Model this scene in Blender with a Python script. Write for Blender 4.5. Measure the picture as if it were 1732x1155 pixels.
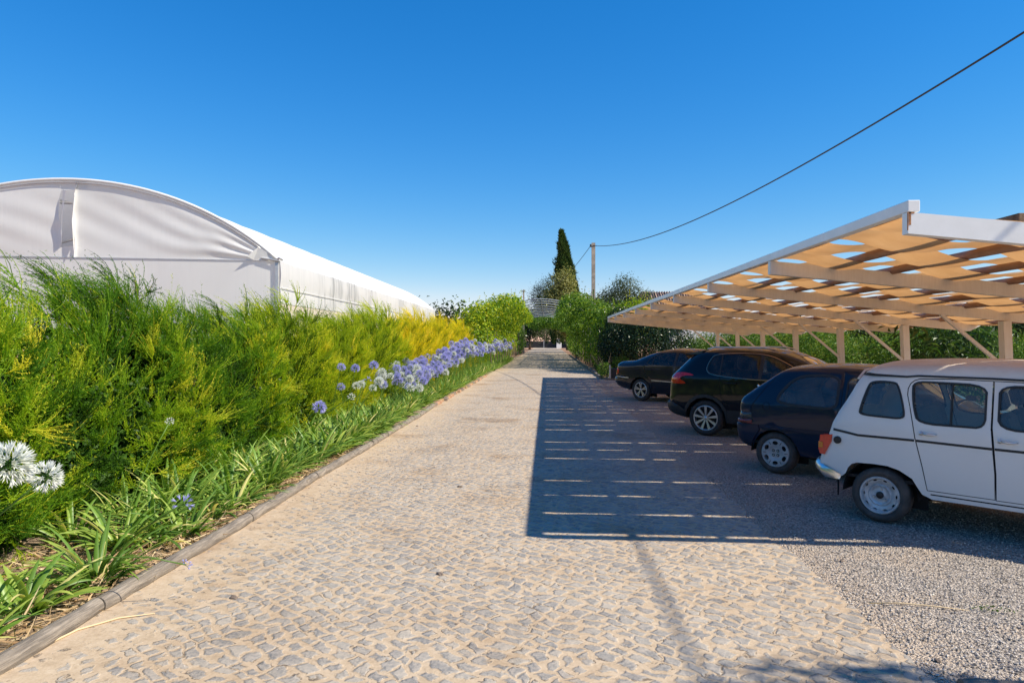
import bpy, math, random
import numpy as np
from mathutils import Vector, Matrix, noise
from mathutils.geometry import delaunay_2d_cdt
R = math.radians
for o in list(bpy.data.objects): bpy.data.objects.remove(o)
scene = bpy.context.scene
COL = scene.collection

# ------------------------------------------------------------------ camera, world, sun, exposure
PSI = R(2.92)
cam_d = bpy.data.cameras.new('camera'); cam = bpy.data.objects.new('camera', cam_d); COL.objects.link(cam)
cam.location = (0, 0, 1.77); cam.rotation_euler = (R(90 - 0.12), 0, PSI)
cam_d.sensor_width = 36; cam_d.lens = 36 * 1155 / 1732; cam_d.clip_end = 3000; cam_d.clip_start = 0.05
scene.camera = cam
SUN = Vector((1.05, -0.26, 1.0)).normalized()
world = bpy.data.worlds.new('World'); scene.world = world; world.use_nodes = True
wn = world.node_tree; wn.nodes.clear()
sky = wn.nodes.new('ShaderNodeTexSky'); sky.sky_type = 'NISHITA'; sky.sun_disc = False
sky.sun_elevation = math.asin(SUN.z); sky.sun_rotation = math.atan2(SUN.x, SUN.y)
sky.air_density = 1.15; sky.dust_density = 0.0; sky.ozone_density = 2.0; sky.altitude = 1200
hsv = wn.nodes.new('ShaderNodeHueSaturation'); hsv.inputs['Saturation'].default_value = 1.38
bg = wn.nodes.new('ShaderNodeBackground'); bg.inputs['Strength'].default_value = 0.15
wo = wn.nodes.new('ShaderNodeOutputWorld')
# the deep clear blue of the photograph: one tone curve per channel over the Nishita sky
sep_ = wn.nodes.new('ShaderNodeSeparateColor'); cmb_ = wn.nodes.new('ShaderNodeCombineColor')
wn.links.new(sky.outputs[0], hsv.inputs['Color']); wn.links.new(hsv.outputs[0], sep_.inputs[0])
for i_, (k_, e_) in enumerate(((.70, 1.25), (.645, .85), (.78, .40))):
    a_ = wn.nodes.new('ShaderNodeMath'); a_.operation = 'MULTIPLY'; a_.inputs[1].default_value = .20
    b_ = wn.nodes.new('ShaderNodeMath'); b_.operation = 'POWER'; b_.inputs[1].default_value = e_
    c_ = wn.nodes.new('ShaderNodeMath'); c_.operation = 'MULTIPLY'; c_.inputs[1].default_value = k_/.240
    if i_ == 2:   # blue: straight at the low end, rolling off towards the bright horizon
        d_ = wn.nodes.new('ShaderNodeMath'); d_.operation = 'MULTIPLY'; d_.inputs[1].default_value = .20/1.9
        p_ = wn.nodes.new('ShaderNodeMath'); p_.operation = 'POWER'; p_.inputs[1].default_value = 2.2
        q_ = wn.nodes.new('ShaderNodeMath'); q_.operation = 'ADD'; q_.inputs[1].default_value = 1
        r_ = wn.nodes.new('ShaderNodeMath'); r_.operation = 'DIVIDE'
        wn.links.new(sep_.outputs[2], d_.inputs[0]); wn.links.new(d_.outputs[0], p_.inputs[0]); wn.links.new(p_.outputs[0], q_.inputs[0])
        a_.inputs[1].default_value = .20*1.04/.240; wn.links.new(sep_.outputs[2], a_.inputs[0]); wn.links.new(a_.outputs[0], r_.inputs[0]); wn.links.new(q_.outputs[0], r_.inputs[1]); wn.links.new(r_.outputs[0], cmb_.inputs[2]); continue
    wn.links.new(sep_.outputs[i_], a_.inputs[0]); wn.links.new(a_.outputs[0], b_.inputs[0]); wn.links.new(b_.outputs[0], c_.inputs[0]); wn.links.new(c_.outputs[0], cmb_.inputs[i_])
wn.links.new(cmb_.outputs[0], bg.inputs[0]); wn.links.new(bg.outputs[0], wo.inputs[0])
sl = bpy.data.lights.new('sun', 'SUN'); sl.energy = 4.6; sl.angle = R(0.53); sl.color = (1.0, 0.91, 0.75)
so = bpy.data.objects.new('sun', sl); COL.objects.link(so)
so.rotation_euler = SUN.to_track_quat('Z', 'Y').to_euler(); so.location = (20, -10, 30)
scene.view_settings.view_transform = 'Standard'; scene.view_settings.look = 'None'
scene.view_settings.exposure = 0.68; scene.view_settings.gamma = 1
scene.render.engine = 'CYCLES'
scene.cycles.max_bounces = 6; scene.cycles.transparent_max_bounces = 10

# ------------------------------------------------------------------ helpers
def tag(o, label=None, cat=None, group=None, kind=None):
    if label: o['label'] = label
    if cat: o['category'] = cat
    if group: o['group'] = group
    if kind: o['kind'] = kind
    return o
def link(name, me, parent=None, loc=None):
    o = bpy.data.objects.new(name, me); COL.objects.link(o)
    if parent: o.parent = parent
    if loc is not None: o.location = loc
    return o
def empty(name, loc=(0, 0, 0), rz=0):
    o = bpy.data.objects.new(name, None); COL.objects.link(o); o.location = loc; o.rotation_euler = (0, 0, rz)
    o.empty_display_size = .2
    return o
def npmesh(name, v, f, mat=None, tint=None, smooth=False, mi=None):
    """v (N,3); f (M,k) fixed k"""
    v = np.asarray(v, np.float32); f = np.asarray(f, np.int32)
    me = bpy.data.meshes.new(name); k = f.shape[1]
    me.vertices.add(len(v)); me.vertices.foreach_set('co', v.ravel())
    me.loops.add(f.size); me.loops.foreach_set('vertex_index', f.ravel())
    me.polygons.add(len(f)); me.polygons.foreach_set('loop_start', np.arange(0, f.size, k, dtype=np.int32))
    me.polygons.foreach_set('loop_total', np.full(len(f), k, np.int32))
    if mi is not None: me.polygons.foreach_set('material_index', np.asarray(mi, np.int32))
    me.polygons.foreach_set('use_smooth', np.full(len(f), smooth, bool))
    if tint is not None:
        a = me.attributes.new('tint', 'FLOAT', 'POINT'); a.data.foreach_set('value', np.asarray(tint, np.float32))
    me.update(calc_edges=True)
    if mat is not None:
        for m in (mat if isinstance(mat, (list, tuple)) else [mat]): me.materials.append(m)
    return me
class MB:
    def __init__(s): s.v = []; s.f = []; s.m = []; s.cm = 0
    def add(s, vs, fs):
        b = len(s.v); s.v += [tuple(p) for p in vs]
        for f in fs: s.f.append([b + i for i in f]); s.m.append(s.cm)
    def box(s, c, d, M=None, bev=0):
        x, y, z = d[0]/2, d[1]/2, d[2]/2
        if bev > 0:
            vs = []; b = bev
            for sx in (-1, 1):
                for sy in (-1, 1):
                    for sz in (-1, 1):
                        vs += [(sx*(x-b), sy*(y-b), sz*z), (sx*(x-b), sy*y, sz*(z-b)), (sx*x, sy*(y-b), sz*(z-b))]
            import bmesh
            bm = bmesh.new()
            for p in vs: bm.verts.new(p)
            bmesh.ops.convex_hull(bm, input=bm.verts)
            bm.verts.index_update()
            vv = [p.co.copy() for p in bm.verts]; ff = [[q.index for q in f.verts] for f in bm.faces]; bm.free()
        else:
            vv = [Vector((a, b, e)) for a in (-x, x) for b in (-y, y) for e in (-z, z)]
            ff = [(0, 1, 3, 2), (4, 6, 7, 5), (0, 4, 5, 1), (2, 3, 7, 6), (0, 2, 6, 4), (1, 5, 7, 3)]
        if M is not None: vv = [M @ p for p in vv]
        s.add([p + Vector(c) for p in vv], ff); return s
    def bar(s, a, b, w, h, up=(0, 0, 1)):
        a = Vector(a); b = Vector(b); d = (b - a); L = d.length; d.normalize()
        sd = d.cross(Vector(up)).normalized(); u = sd.cross(d)
        vs = [p + sd*(i*w/2) + u*(j*h/2) for p in (a, b) for i, j in ((-1, -1), (1, -1), (1, 1), (-1, 1))]
        s.add(vs, [(3, 2, 1, 0), (4, 5, 6, 7), (0, 1, 5, 4), (1, 2, 6, 5), (2, 3, 7, 6), (3, 0, 4, 7)]); return s
    def tube(s, pts, r, n=8, cap=True):
        pts = [Vector(p) for p in pts]; rs = r if isinstance(r, (list, tuple)) else [r]*len(pts)
        rings = []; ref = None; b = len(s.v); vs = []; fs = []
        for i, p in enumerate(pts):
            d = (pts[min(i+1, len(pts)-1)] - pts[max(i-1, 0)]).normalized()
            if ref is None: ref = d.orthogonal().normalized()
            ref = (ref - d*ref.dot(d)).normalized(); w = d.cross(ref)
            for k in range(n):
                a = 2*math.pi*k/n; vs.append(p + (ref*math.cos(a) + w*math.sin(a))*rs[i])
        for i in range(len(pts)-1):
            for k in range(n):
                k2 = (k+1) % n; fs.append((i*n+k, i*n+k2, (i+1)*n+k2, (i+1)*n+k))
        if cap: fs.append(tuple(range(n))[::-1]); fs.append(tuple((len(pts)-1)*n+k for k in range(n)))
        s.add(vs, fs); return s
    def lathe(s, prof, n=32, axis='y', c=(0, 0, 0), close=False):
        vs = []; fs = []
        for r, h in prof:
            for k in range(n):
                a = 2*math.pi*k/n
                p = (r*math.cos(a), h, r*math.sin(a)) if axis == 'y' else (r*math.cos(a), r*math.sin(a), h)
                vs.append((p[0]+c[0], p[1]+c[1], p[2]+c[2]))
        for i in range(len(prof)-1):
            for k in range(n):
                k2 = (k+1) % n; fs.append((i*n+k, (i+1)*n+k, (i+1)*n+k2, i*n+k2))
        s.add(vs, fs); return s
    def mesh(s, name, mats, smooth=False):
        me = bpy.data.meshes.new(name); me.from_pydata([tuple(p) for p in s.v], [], s.f)
        for m in (mats if isinstance(mats, (list, tuple)) else [mats]): me.materials.append(m)
        me.polygons.foreach_set('material_index', s.m)
        if smooth: me.polygons.foreach_set('use_smooth', [True]*len(s.f))
        me.update(); return me
    def obj(s, name, mats, parent=None, smooth=False, auto=None, loc=None):
        me = s.mesh(name, mats, smooth or auto is not None)
        if auto is not None: me.set_sharp_from_angle(angle=R(auto))
        return link(name, me, parent, loc)

# ------------------------------------------------------------------ node materials
def new_mat(name):
    m = bpy.data.materials.new(name); m.use_nodes = True; t = m.node_tree
    b = t.nodes['Principled BSDF']; return m, t, b
def N(t, kind, **kw):
    n = t.nodes.new(kind)
    for k, v in kw.items():
        if k.startswith('i_'): n.inputs[k[2:].replace('_', ' ')].default_value = v
        else: setattr(n, k, v)
    return n
def ramp(t, stops, fac=None, interp='LINEAR'):
    n = t.nodes.new('ShaderNodeValToRGB'); e = n.color_ramp.elements; n.color_ramp.interpolation = interp
    while len(e) < len(stops): e.new(0.5)
    for i, (p, c) in enumerate(stops):
        e[i].position = p; e[i].color = (c[0], c[1], c[2], 1) if len(c) == 3 else c
    if fac is not None: t.links.new(fac, n.inputs[0])
    return n
def math_n(t, op, a, b=None, c=None, clamp=False):
    n = t.nodes.new('ShaderNodeMath'); n.operation = op; n.use_clamp = clamp
    for i, x in enumerate((a, b, c)):
        if x is None: continue
        if isinstance(x, (int, float)): n.inputs[i].default_value = x
        else: t.links.new(x, n.inputs[i])
    return n.outputs[0]
def mixc(t, fac, a, b, blend='MIX'):
    n = t.nodes.new('ShaderNodeMix'); n.data_type = 'RGBA'; n.blend_type = blend
    for s_, x in ((n.inputs[0], fac), (n.inputs[6], a), (n.inputs[7], b)):
        if isinstance(x, (int, float)): s_.default_value = x
        elif isinstance(x, (tuple, list)): s_.default_value = (x[0], x[1], x[2], 1)
        else: t.links.new(x, s_)
    return n.outputs[2]
def noise_n(t, vec, scale, detail=3, rough=.55, dist=0):
    n = N(t, 'ShaderNodeTexNoise'); n.inputs['Scale'].default_value = scale; n.inputs['Detail'].default_value = detail
    n.inputs['Roughness'].default_value = rough; n.inputs['Distortion'].default_value = dist
    if vec is not None: t.links.new(vec, n.inputs['Vector'])
    return n.outputs[0]
def maprange(t, v, a, b, c=0., d=1.):
    n = N(t, 'ShaderNodeMapRange'); t.links.new(v, n.inputs[0])
    for i, x in enumerate((a, b, c, d)): n.inputs[i+1].default_value = x
    return n.outputs[0]
def objco(t, scale=(1, 1, 1), rz=0):
    c = N(t, 'ShaderNodeTexCoord'); m = N(t, 'ShaderNodeMapping'); m.inputs['Scale'].default_value = scale
    m.inputs['Rotation'].default_value = (0, 0, rz); t.links.new(c.outputs['Object'], m.inputs[0]); return m.outputs[0]
def bump(t, b, h, strength=.3, dist=.01):
    n = N(t, 'ShaderNodeBump'); n.inputs['Strength'].default_value = strength; n.inputs['Distance'].default_value = dist
    t.links.new(h, n.inputs['Height']); t.links.new(n.outputs[0], b.inputs['Normal']); return n
def simple(name, col, rough=.6, metal=0, var=.12, scale=6, coat=0, spec=.5, bs=0):
    m, t, b = new_mat(name)
    co = objco(t); n = noise_n(t, co, scale, 4)
    dark = tuple(c*(1-var) for c in col); lite = tuple(min(1, c*(1+var)) for c in col)
    r = ramp(t, [(.3, dark), (.7, lite)], n); t.links.new(r.outputs[0], b.inputs['Base Color'])
    b.inputs['Roughness'].default_value = rough; b.inputs['Metallic'].default_value = metal
    b.inputs['Coat Weight'].default_value = coat; b.inputs['Coat Roughness'].default_value = .05
    b.inputs['Specular IOR Level'].default_value = spec
    if bs: bump(t, b, noise_n(t, co, scale*6, 3), bs, .01)
    return m
def leaf_mat(name, stops, trans=.35, gloss=.12, rough=.45, tscale=1.25):
    m, t, b = new_mat(name); t.nodes.remove(b); out = [n for n in t.nodes if n.type == 'OUTPUT_MATERIAL'][0]
    a = N(t, 'ShaderNodeAttribute', attribute_name='tint')
    oi = N(t, 'ShaderNodeObjectInfo')
    f = math_n(t, 'ADD', a.outputs['Fac'], math_n(t, 'MULTIPLY', math_n(t, 'SUBTRACT', oi.outputs['Random'], .5), .14), clamp=True)
    r = ramp(t, stops, f)
    d = N(t, 'ShaderNodeBsdfDiffuse'); t.links.new(r.outputs[0], d.inputs[0])
    tr = N(t, 'ShaderNodeBsdfTranslucent')
    tc = mixc(t, 1.0, r.outputs[0], (tscale*1.1, tscale*1.15, tscale*.5), 'MULTIPLY'); t.links.new(tc, tr.inputs[0])
    g = N(t, 'ShaderNodeBsdfGlossy'); g.inputs['Roughness'].default_value = rough; g.inputs[0].default_value = (.8, .85, .8, 1)
    m1 = N(t, 'ShaderNodeMixShader'); m1.inputs[0].default_value = trans
    t.links.new(d.outputs[0], m1.inputs[1]); t.links.new(tr.outputs[0], m1.inputs[2])
    lw = N(t, 'ShaderNodeLayerWeight'); lw.inputs[0].default_value = .25
    m2 = N(t, 'ShaderNodeMixShader'); t.links.new(math_n(t, 'MULTIPLY_ADD', lw.outputs['Facing'], gloss*.5, gloss*.15), m2.inputs[0])
    t.links.new(m1.outputs[0], m2.inputs[1]); t.links.new(g.outputs[0], m2.inputs[2])
    t.links.new(m2.outputs[0], out.inputs[0]); return m

M = {}
# cobbled road: grey irregular setts bedded in pale sandy dust
def cobble_mat():
    m, t, b = new_mat('cobbles')
    base = objco(t)
    wob = N(t, 'ShaderNodeTexNoise'); wob.inputs['Scale'].default_value = 2.2; wob.inputs['Detail'].default_value = 3; t.links.new(base, wob.inputs['Vector'])
    v1 = N(t, 'ShaderNodeVectorMath', operation='MULTIPLY_ADD'); t.links.new(wob.outputs[1], v1.inputs[0]); v1.inputs[1].default_value = (.30, .30, 0); t.links.new(base, v1.inputs[2])
    wob2 = N(t, 'ShaderNodeTexNoise'); wob2.inputs['Scale'].default_value = 16; wob2.inputs['Detail'].default_value = 3; t.links.new(base, wob2.inputs['Vector'])
    v2 = N(t, 'ShaderNodeVectorMath', operation='MULTIPLY_ADD'); t.links.new(wob2.outputs[1], v2.inputs[0]); v2.inputs[1].default_value = (.055, .055, 0); t.links.new(v1.outputs[0], v2.inputs[2])
    mp = N(t, 'ShaderNodeMapping'); t.links.new(v2.outputs[0], mp.inputs[0]); mp.inputs['Rotation'].default_value = (0, 0, R(38))
    br = N(t, 'ShaderNodeTexBrick', offset=.5, squash=.85, squash_frequency=3); t.links.new(mp.outputs[0], br.inputs['Vector'])
    br.inputs['Scale'].default_value = 1; br.inputs['Brick Width'].default_value = .132; br.inputs['Row Height'].default_value = .098; br.inputs['Mortar Size'].default_value = .033; br.inputs['Mortar Smooth'].default_value = 1.0
    br.inputs['Color1'].default_value = (0, 0, 0, 1); br.inputs['Color2'].default_value = (1, 1, 1, 1); br.inputs['Mortar'].default_value = (.5, .5, .5, 1)
    cell = N(t, 'ShaderNodeSeparateColor'); t.links.new(br.outputs['Color'], cell.inputs[0])
    vq = N(t, 'ShaderNodeTexVoronoi', feature='F1', voronoi_dimensions='2D'); t.links.new(mp.outputs[0], vq.inputs['Vector']); vq.inputs['Scale'].default_value = 9
    class _O: pass
    ve = _O(); ve.outputs = [math_n(t, 'MULTIPLY', math_n(t, 'SUBTRACT', 1.0, br.outputs['Fac']), .30)]
    cq = N(t, 'ShaderNodeSeparateColor'); t.links.new(vq.outputs['Color'], cq.inputs[0])
    fine = noise_n(t, base, 45, 5, .65); mid = noise_n(t, base, 9, 4, .6); big = noise_n(t, base, .9, 3, .6); sep = N(t, 'ShaderNodeSeparateXYZ'); t.links.new(base, sep.inputs[0])
    csep = _O(); csep.outputs = [cq.outputs[0], math_n(t, 'ADD', math_n(t, 'MULTIPLY', cell.outputs[0], .6), math_n(t, 'MULTIPLY', cq.outputs[1], .4)), cq.outputs[2]]
    # stone mask: cell interior, eaten by sand
    e = math_n(t, 'ADD', ve.outputs[0], math_n(t, 'MULTIPLY', math_n(t, 'SUBTRACT', mid, .5), .42))
    e = math_n(t, 'ADD', e, math_n(t, 'MULTIPLY', math_n(t, 'SUBTRACT', csep.outputs[0], .5), .20))
    e = math_n(t, 'ADD', e, math_n(t, 'MULTIPLY', math_n(t, 'SUBTRACT', fine, .5), .10))
    lft = maprange(t, math_n(t, 'ADD', sep.outputs[0], math_n(t, 'MULTIPLY', mid, .6)), -2.75, -1.7, .3, 0)   # sand drifts along the log edging
    e = math_n(t, 'SUBTRACT', e, lft)
    mask = maprange(t, e, .11, .18)
    sc = ramp(t, [(0, (.10, .105, .115)), (.3, (.21, .205, .20)), (.6, (.32, .295, .26)), (1, (.46, .40, .32))], math_n(t, 'ADD', math_n(t, 'MULTIPLY', csep.outputs[1], .65), math_n(t, 'MULTIPLY', fine, .35)))
    sand = ramp(t, [(.25, (.33, .24, .155)), (.5, (.50, .385, .265)), (.8, (.62, .505, .375))], math_n(t, 'ADD', math_n(t, 'MULTIPLY', fine, .45), math_n(t, 'MULTIPLY', mid, .55)))
    dust = maprange(t, math_n(t, 'ADD', math_n(t, 'MULTIPLY', mid, .5), math_n(t, 'MULTIPLY', fine, .5)), .42, .62, 0, .5)
    stone = mixc(t, dust, sc.outputs[0], (.54, .455, .365))
    col = mixc(t, mask, sand.outputs[0], stone)
    # thin dark cracks at the edge of some stones
    crack = math_n(t, 'MULTIPLY', math_n(t, 'MULTIPLY', maprange(t, e, .05, .10), maprange(t, e, .13, .17, 1, 0)), maprange(t, noise_n(t, base, 7, 4, .7), .52, .60))
    col = mixc(t, math_n(t, 'MULTIPLY', crack, .75), col, (.09, .07, .055))
    col = mixc(t, maprange(t, big, .46, .70, 0, .5), col, mixc(t, 1, col, (.80, .70, .60), 'MULTIPLY'))
    stain = noise_n(t, base, .45, 5, .7); col = mixc(t, maprange(t, stain, .56, .66, 0, .8), col, mixc(t, 1, col, (.72, .66, .60), 'MULTIPLY'))
    col = mixc(t, maprange(t, noise_n(t, base, 60, 2, .5), .70, .76, 0, .5), col, (.10, .08, .06))
    t.links.new(col, b.inputs['Base Color']); b.inputs['Roughness'].default_value = .85; b.inputs['Specular IOR Level'].default_value = .25
    dome = maprange(t, e, .05, .30)
    h = math_n(t, 'ADD', math_n(t, 'MULTIPLY', dome, 1.0), math_n(t, 'MULTIPLY', fine, .22))
    h = math_n(t, 'ADD', h, math_n(t, 'MULTIPLY', csep.outputs[2], .3))
    h = math_n(t, 'SUBTRACT', h, math_n(t, 'MULTIPLY', crack, .5))
    bump(t, b, h, .5, .016)
    return m
def gravel_mat(name, sandmix=.25):
    m, t, b = new_mat(name)
    base = objco(t)
    vs = []
    for s in (48, 95):
        v = N(t, 'ShaderNodeTexVoronoi', feature='F1', voronoi_dimensions='2D'); t.links.new(base, v.inputs['Vector']); v.inputs['Scale'].default_value = s; vs.append(v)
    c1 = N(t, 'ShaderNodeSeparateColor'); t.links.new(vs[0].outputs['Color'], c1.inputs[0])
    c2 = N(t, 'ShaderNodeSeparateColor'); t.links.new(vs[1].outputs['Color'], c2.inputs[0])
    f = math_n(t, 'ADD', math_n(t, 'MULTIPLY', c1.outputs[0], .55), math_n(t, 'MULTIPLY', c2.outputs[0], .45))
    r = ramp(t, [(.1, (.17, .145, .125)), (.35, (.34, .30, .265)), (.6, (.47, .415, .36)), (.9, (.64, .56, .48))], f)
    big = noise_n(t, base, 1.3, 5, .65)
    sx = N(t, 'ShaderNodeSeparateXYZ'); t.links.new(base, sx.inputs[0])
    nearroad = maprange(t, math_n(t, 'ADD', sx.outputs[0], math_n(t, 'MULTIPLY', big, .9)), 2.35, 3.0, .75, 0)
    col = mixc(t, math_n(t, 'MAXIMUM', maprange(t, big, .48, .68, 0, sandmix+.35), nearroad), r.outputs[0], (.56, .43, .31))
    gap = maprange(t, vs[0].outputs[0], .35, .62)
    col = mixc(t, math_n(t, 'MULTIPLY', gap, .4), col, (.07, .06, .055))
    t.links.new(col, b.inputs['Base Color']); b.inputs['Roughness'].default_value = .9; b.inputs['Specular IOR Level'].default_value = .2
    h = math_n(t, 'ADD', math_n(t, 'MULTIPLY', maprange(t, vs[0].outputs[0], 0, .7, 1, 0), 1.), math_n(t, 'MULTIPLY', maprange(t, vs[1].outputs[0], 0, .7, 1, 0), .5))
    bump(t, b, math_n(t, 'ADD', h, math_n(t, 'MULTIPLY', noise_n(t, base, 6, 3), 1.5)), .9, .012)
    return m
def soil_mat(name, cols, scale=3):
    m, t, b = new_mat(name); base = objco(t)
    n = math_n(t, 'ADD', math_n(t, 'MULTIPLY', noise_n(t, base, scale, 6, .65), .6), math_n(t, 'MULTIPLY', noise_n(t, base, scale*14, 4, .7), .4))
    r = ramp(t, [(.3, cols[0]), (.5, cols[1]), (.7, cols[2])], n); t.links.new(r.outputs[0], b.inputs['Base Color'])
    b.inputs['Roughness'].default_value = .95; b.inputs['Specular IOR Level'].default_value = .15
    bump(t, b, n, .9, .05); return m
M['cobble'] = cobble_mat(); M['gravel'] = gravel_mat('gravel')
M['soil'] = soil_mat('orchard_soil', [(.20, .11, .07), (.36, .21, .13), (.50, .33, .22)], 1.2)
M['mulch'] = soil_mat('mulch', [(.14, .10, .075), (.34, .25, .18), (.62, .48, .33)], 9)

def wood_mat(name, cols, sc=(1.2, 14, 14), bs=.6):
    m, t, b = new_mat(name); v = objco(t, sc)
    n = noise_n(t, v, 2.0, 6, .65, .6); n2 = noise_n(t, objco(t), 5, 4)
    r = ramp(t, [(.25, cols[0]), (.5, cols[1]), (.75, cols[2])], math_n(t, 'ADD', math_n(t, 'MULTIPLY', n, .7), math_n(t, 'MULTIPLY', n2, .3)))
    t.links.new(r.outputs[0], b.inputs['Base Color']); b.inputs['Roughness'].default_value = .85
    bump(t, b, n, bs, .01); return m
M['logwood'] = wood_mat('weathered_log', [(.06, .05, .042), (.19, .16, .13), (.42, .355, .285)], (34, 2.2, 34), 1.0)
M['polewood'] = wood_mat('round_pole_wood', [(.16, .08, .05), (.34, .19, .125), (.50, .33, .24)], (12, 1.0, 12))
def painted_metal():
    m, t, b = new_mat('cream_painted_steel'); v = objco(t)
    n = noise_n(t, v, 3.5, 5, .6); fine = noise_n(t, objco(t, (25, 25, 2.5)), 1.4, 3, .6)
    r = ramp(t, [(.3, (.68, .63, .56)), (.7, (.82, .78, .71))], math_n(t, 'ADD', math_n(t, 'MULTIPLY', n, .5), math_n(t, 'MULTIPLY', fine, .5)))
    rust = maprange(t, noise_n(t, v, 7, 5, .7), .70, .76); streak = maprange(t, fine, .50, .62, .3, 1)
    col = mixc(t, math_n(t, 'MULTIPLY', rust, streak), r.outputs[0], (.33, .13, .045)); t.links.new(col, b.inputs['Base Color'])
    b.inputs['Roughness'].default_value = .45; return m
def painted_white():
    m, t, b = new_mat('white_painted_steel'); v = objco(t)
    n = noise_n(t, v, 3.5, 5, .6)
    r = ramp(t, [(.3, (.80, .79, .76)), (.7, (.90, .89, .87))], n)
    rust = maprange(t, noise_n(t, v, 6, 5, .7), .72, .77)
    col = mixc(t, rust, r.outputs[0], (.38, .15, .05)); t.links.new(col, b.inputs['Base Color'])
    b.inputs['Roughness'].default_value = .4; return m
M['beam'] = painted_metal(); M['fascia'] = painted_white()
M['rust'] = simple('rust_stain', (.38, .17, .07), .8, 0, .4, 30)
def fabric_mat():
    m, t, b = new_mat('shade_cloth'); t.nodes.remove(b); out = [n for n in t.nodes if n.type == 'OUTPUT_MATERIAL'][0]
    v = objco(t); n = noise_n(t, v, 2.0, 5, .6)
    r = ramp(t, [(.3, (.60, .40, .235)), (.7, (.72, .52, .33))], n)
    d = N(t, 'ShaderNodeBsdfDiffuse'); t.links.new(r.outputs[0], d.inputs[0])
    tr = N(t, 'ShaderNodeBsdfTranslucent'); tc = mixc(t, 1, r.outputs[0], (1.0, .76, .48), 'MULTIPLY'); t.links.new(tc, tr.inputs[0])
    m1 = N(t, 'ShaderNodeMixShader'); m1.inputs[0].default_value = .38; t.links.new(d.outputs[0], m1.inputs[1]); t.links.new(tr.outputs[0], m1.inputs[2])
    t.links.new(m1.outputs[0], out.inputs[0]); return m
M['fabric'] = fabric_mat()
def plastic_mat(name, c1, c2, streak=0., dirt=(.45, .42, .38), trans=.25):
    m, t, b = new_mat(name); t.nodes.remove(b); out = [n for n in t.nodes if n.type == 'OUTPUT_MATERIAL'][0]
    co = N(t, 'ShaderNodeTexCoord').outputs['Object']
    n = noise_n(t, co, .7, 4, .6)
    mp = N(t, 'ShaderNodeMapping'); mp.inputs['Scale'].default_value = (9, 9, .35); t.links.new(co, mp.inputs[0])
    st = noise_n(t, mp.outputs[0], 1.5, 5, .65)
    r = ramp(t, [(.3, c1), (.7, c2)], math_n(t, 'ADD', math_n(t, 'MULTIPLY', n, .4), math_n(t, 'MULTIPLY', st, .6)))
    col = r.outputs[0]
    if streak:
        sp = noise_n(t, co, .5, 3, .5)
        f = math_n(t, 'MULTIPLY', maprange(t, st, .42, .60), maprange(t, sp, .47, .60)); col = mixc(t, math_n(t, 'MULTIPLY', f, streak), col, dirt)
    d = N(t, 'ShaderNodeBsdfDiffuse'); t.links.new(col, d.inputs[0])
    tr = N(t, 'ShaderNodeBsdfTranslucent'); t.links.new(col, tr.inputs[0])
    m1 = N(t, 'ShaderNodeMixShader'); m1.inputs[0].default_value = trans; t.links.new(d.outputs[0], m1.inputs[1]); t.links.new(tr.outputs[0], m1.inputs[2])
    g = N(t, 'ShaderNodeBsdfGlossy'); g.inputs['Roughness'].default_value = .35
    m2 = N(t, 'ShaderNodeMixShader'); m2.inputs[0].default_value = .05; t.links.new(m1.outputs[0], m2.inputs[1]); t.links.new(g.outputs[0], m2.inputs[2])
    bp = N(t, 'ShaderNodeBump'); bp.inputs['Strength'].default_value = .08; bp.inputs['Distance'].default_value = .03
    t.links.new(st, bp.inputs['Height']); t.links.new(bp.outputs[0], d.inputs['Normal'])
    t.links.new(m2.outputs[0], out.inputs[0]); return m
M['film'] = plastic_mat('greenhouse_film', (.74, .74, .74), (.84, .84, .84), .0)
M['film_gable'] = plastic_mat('greenhouse_gable_film', (.86, .86, .85), (.94, .94, .93), .06, trans=.45)
M['film_side'] = plastic_mat('greenhouse_side_film', (.74, .74, .74), (.88, .87, .86), .75, (.34, .35, .36), .45)
M['film_tan'] = plastic_mat('greenhouse_tan_film', (.62, .52, .44), (.74, .66, .59), .3)
M['galv'] = simple('galvanised_tube', (.55, .55, .55), .4, .6, .15, 8)
M['dark'] = simple('dark_void', (.012, .012, .013), .8)
M['black_rubber'] = simple('black_rubber', (.02, .02, .021), .55, 0, .3, 20)
M['tyre'] = simple('tyre_rubber', (.035, .033, .032), .75, 0, .35, 14, bs=.3)
M['dustytyre'] = simple('dusty_tyre', (.075, .065, .058), .85, 0, .4, 9, bs=.3)
M['silver'] = simple('silver_alloy', (.55, .56, .57), .3, .75, .08, 12)
M['hubcap'] = simple('hubcap_plastic', (.46, .46, .46), .45, .2, .15, 12)
M['steelrim'] = simple('steel_wheel_paint', (.52, .525, .53), .5, .3, .25, 12)
M['chrome'] = simple('chrome', (.70, .71, .72), .28, 1.0, .05, 12)
M['brass'] = simple('satin_trim', (.50, .38, .28), .3, .9, .05, 12)
M['redlens'] = simple('red_lens', (.62, .008, .010), .15, 0, .2, 30, coat=.6)
M['darkredlens'] = simple('dull_red_lens', (.22, .03, .035), .3, 0, .3, 30, coat=.3)
M['smokelens'] = simple('smoked_lens', (.05, .05, .055), .25, 0, .3, 30, coat=.3)
M['amber'] = simple('amber_lens', (.65, .18, .01), .2, 0, .2, 30, coat=.5)
M['clearlens'] = simple('clear_lens', (.6, .6, .62), .15, .2, .2, 30, coat=.6)
M['seat'] = simple('seat_cloth', (.055, .06, .075), .8, 0, .2, 10)
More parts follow.
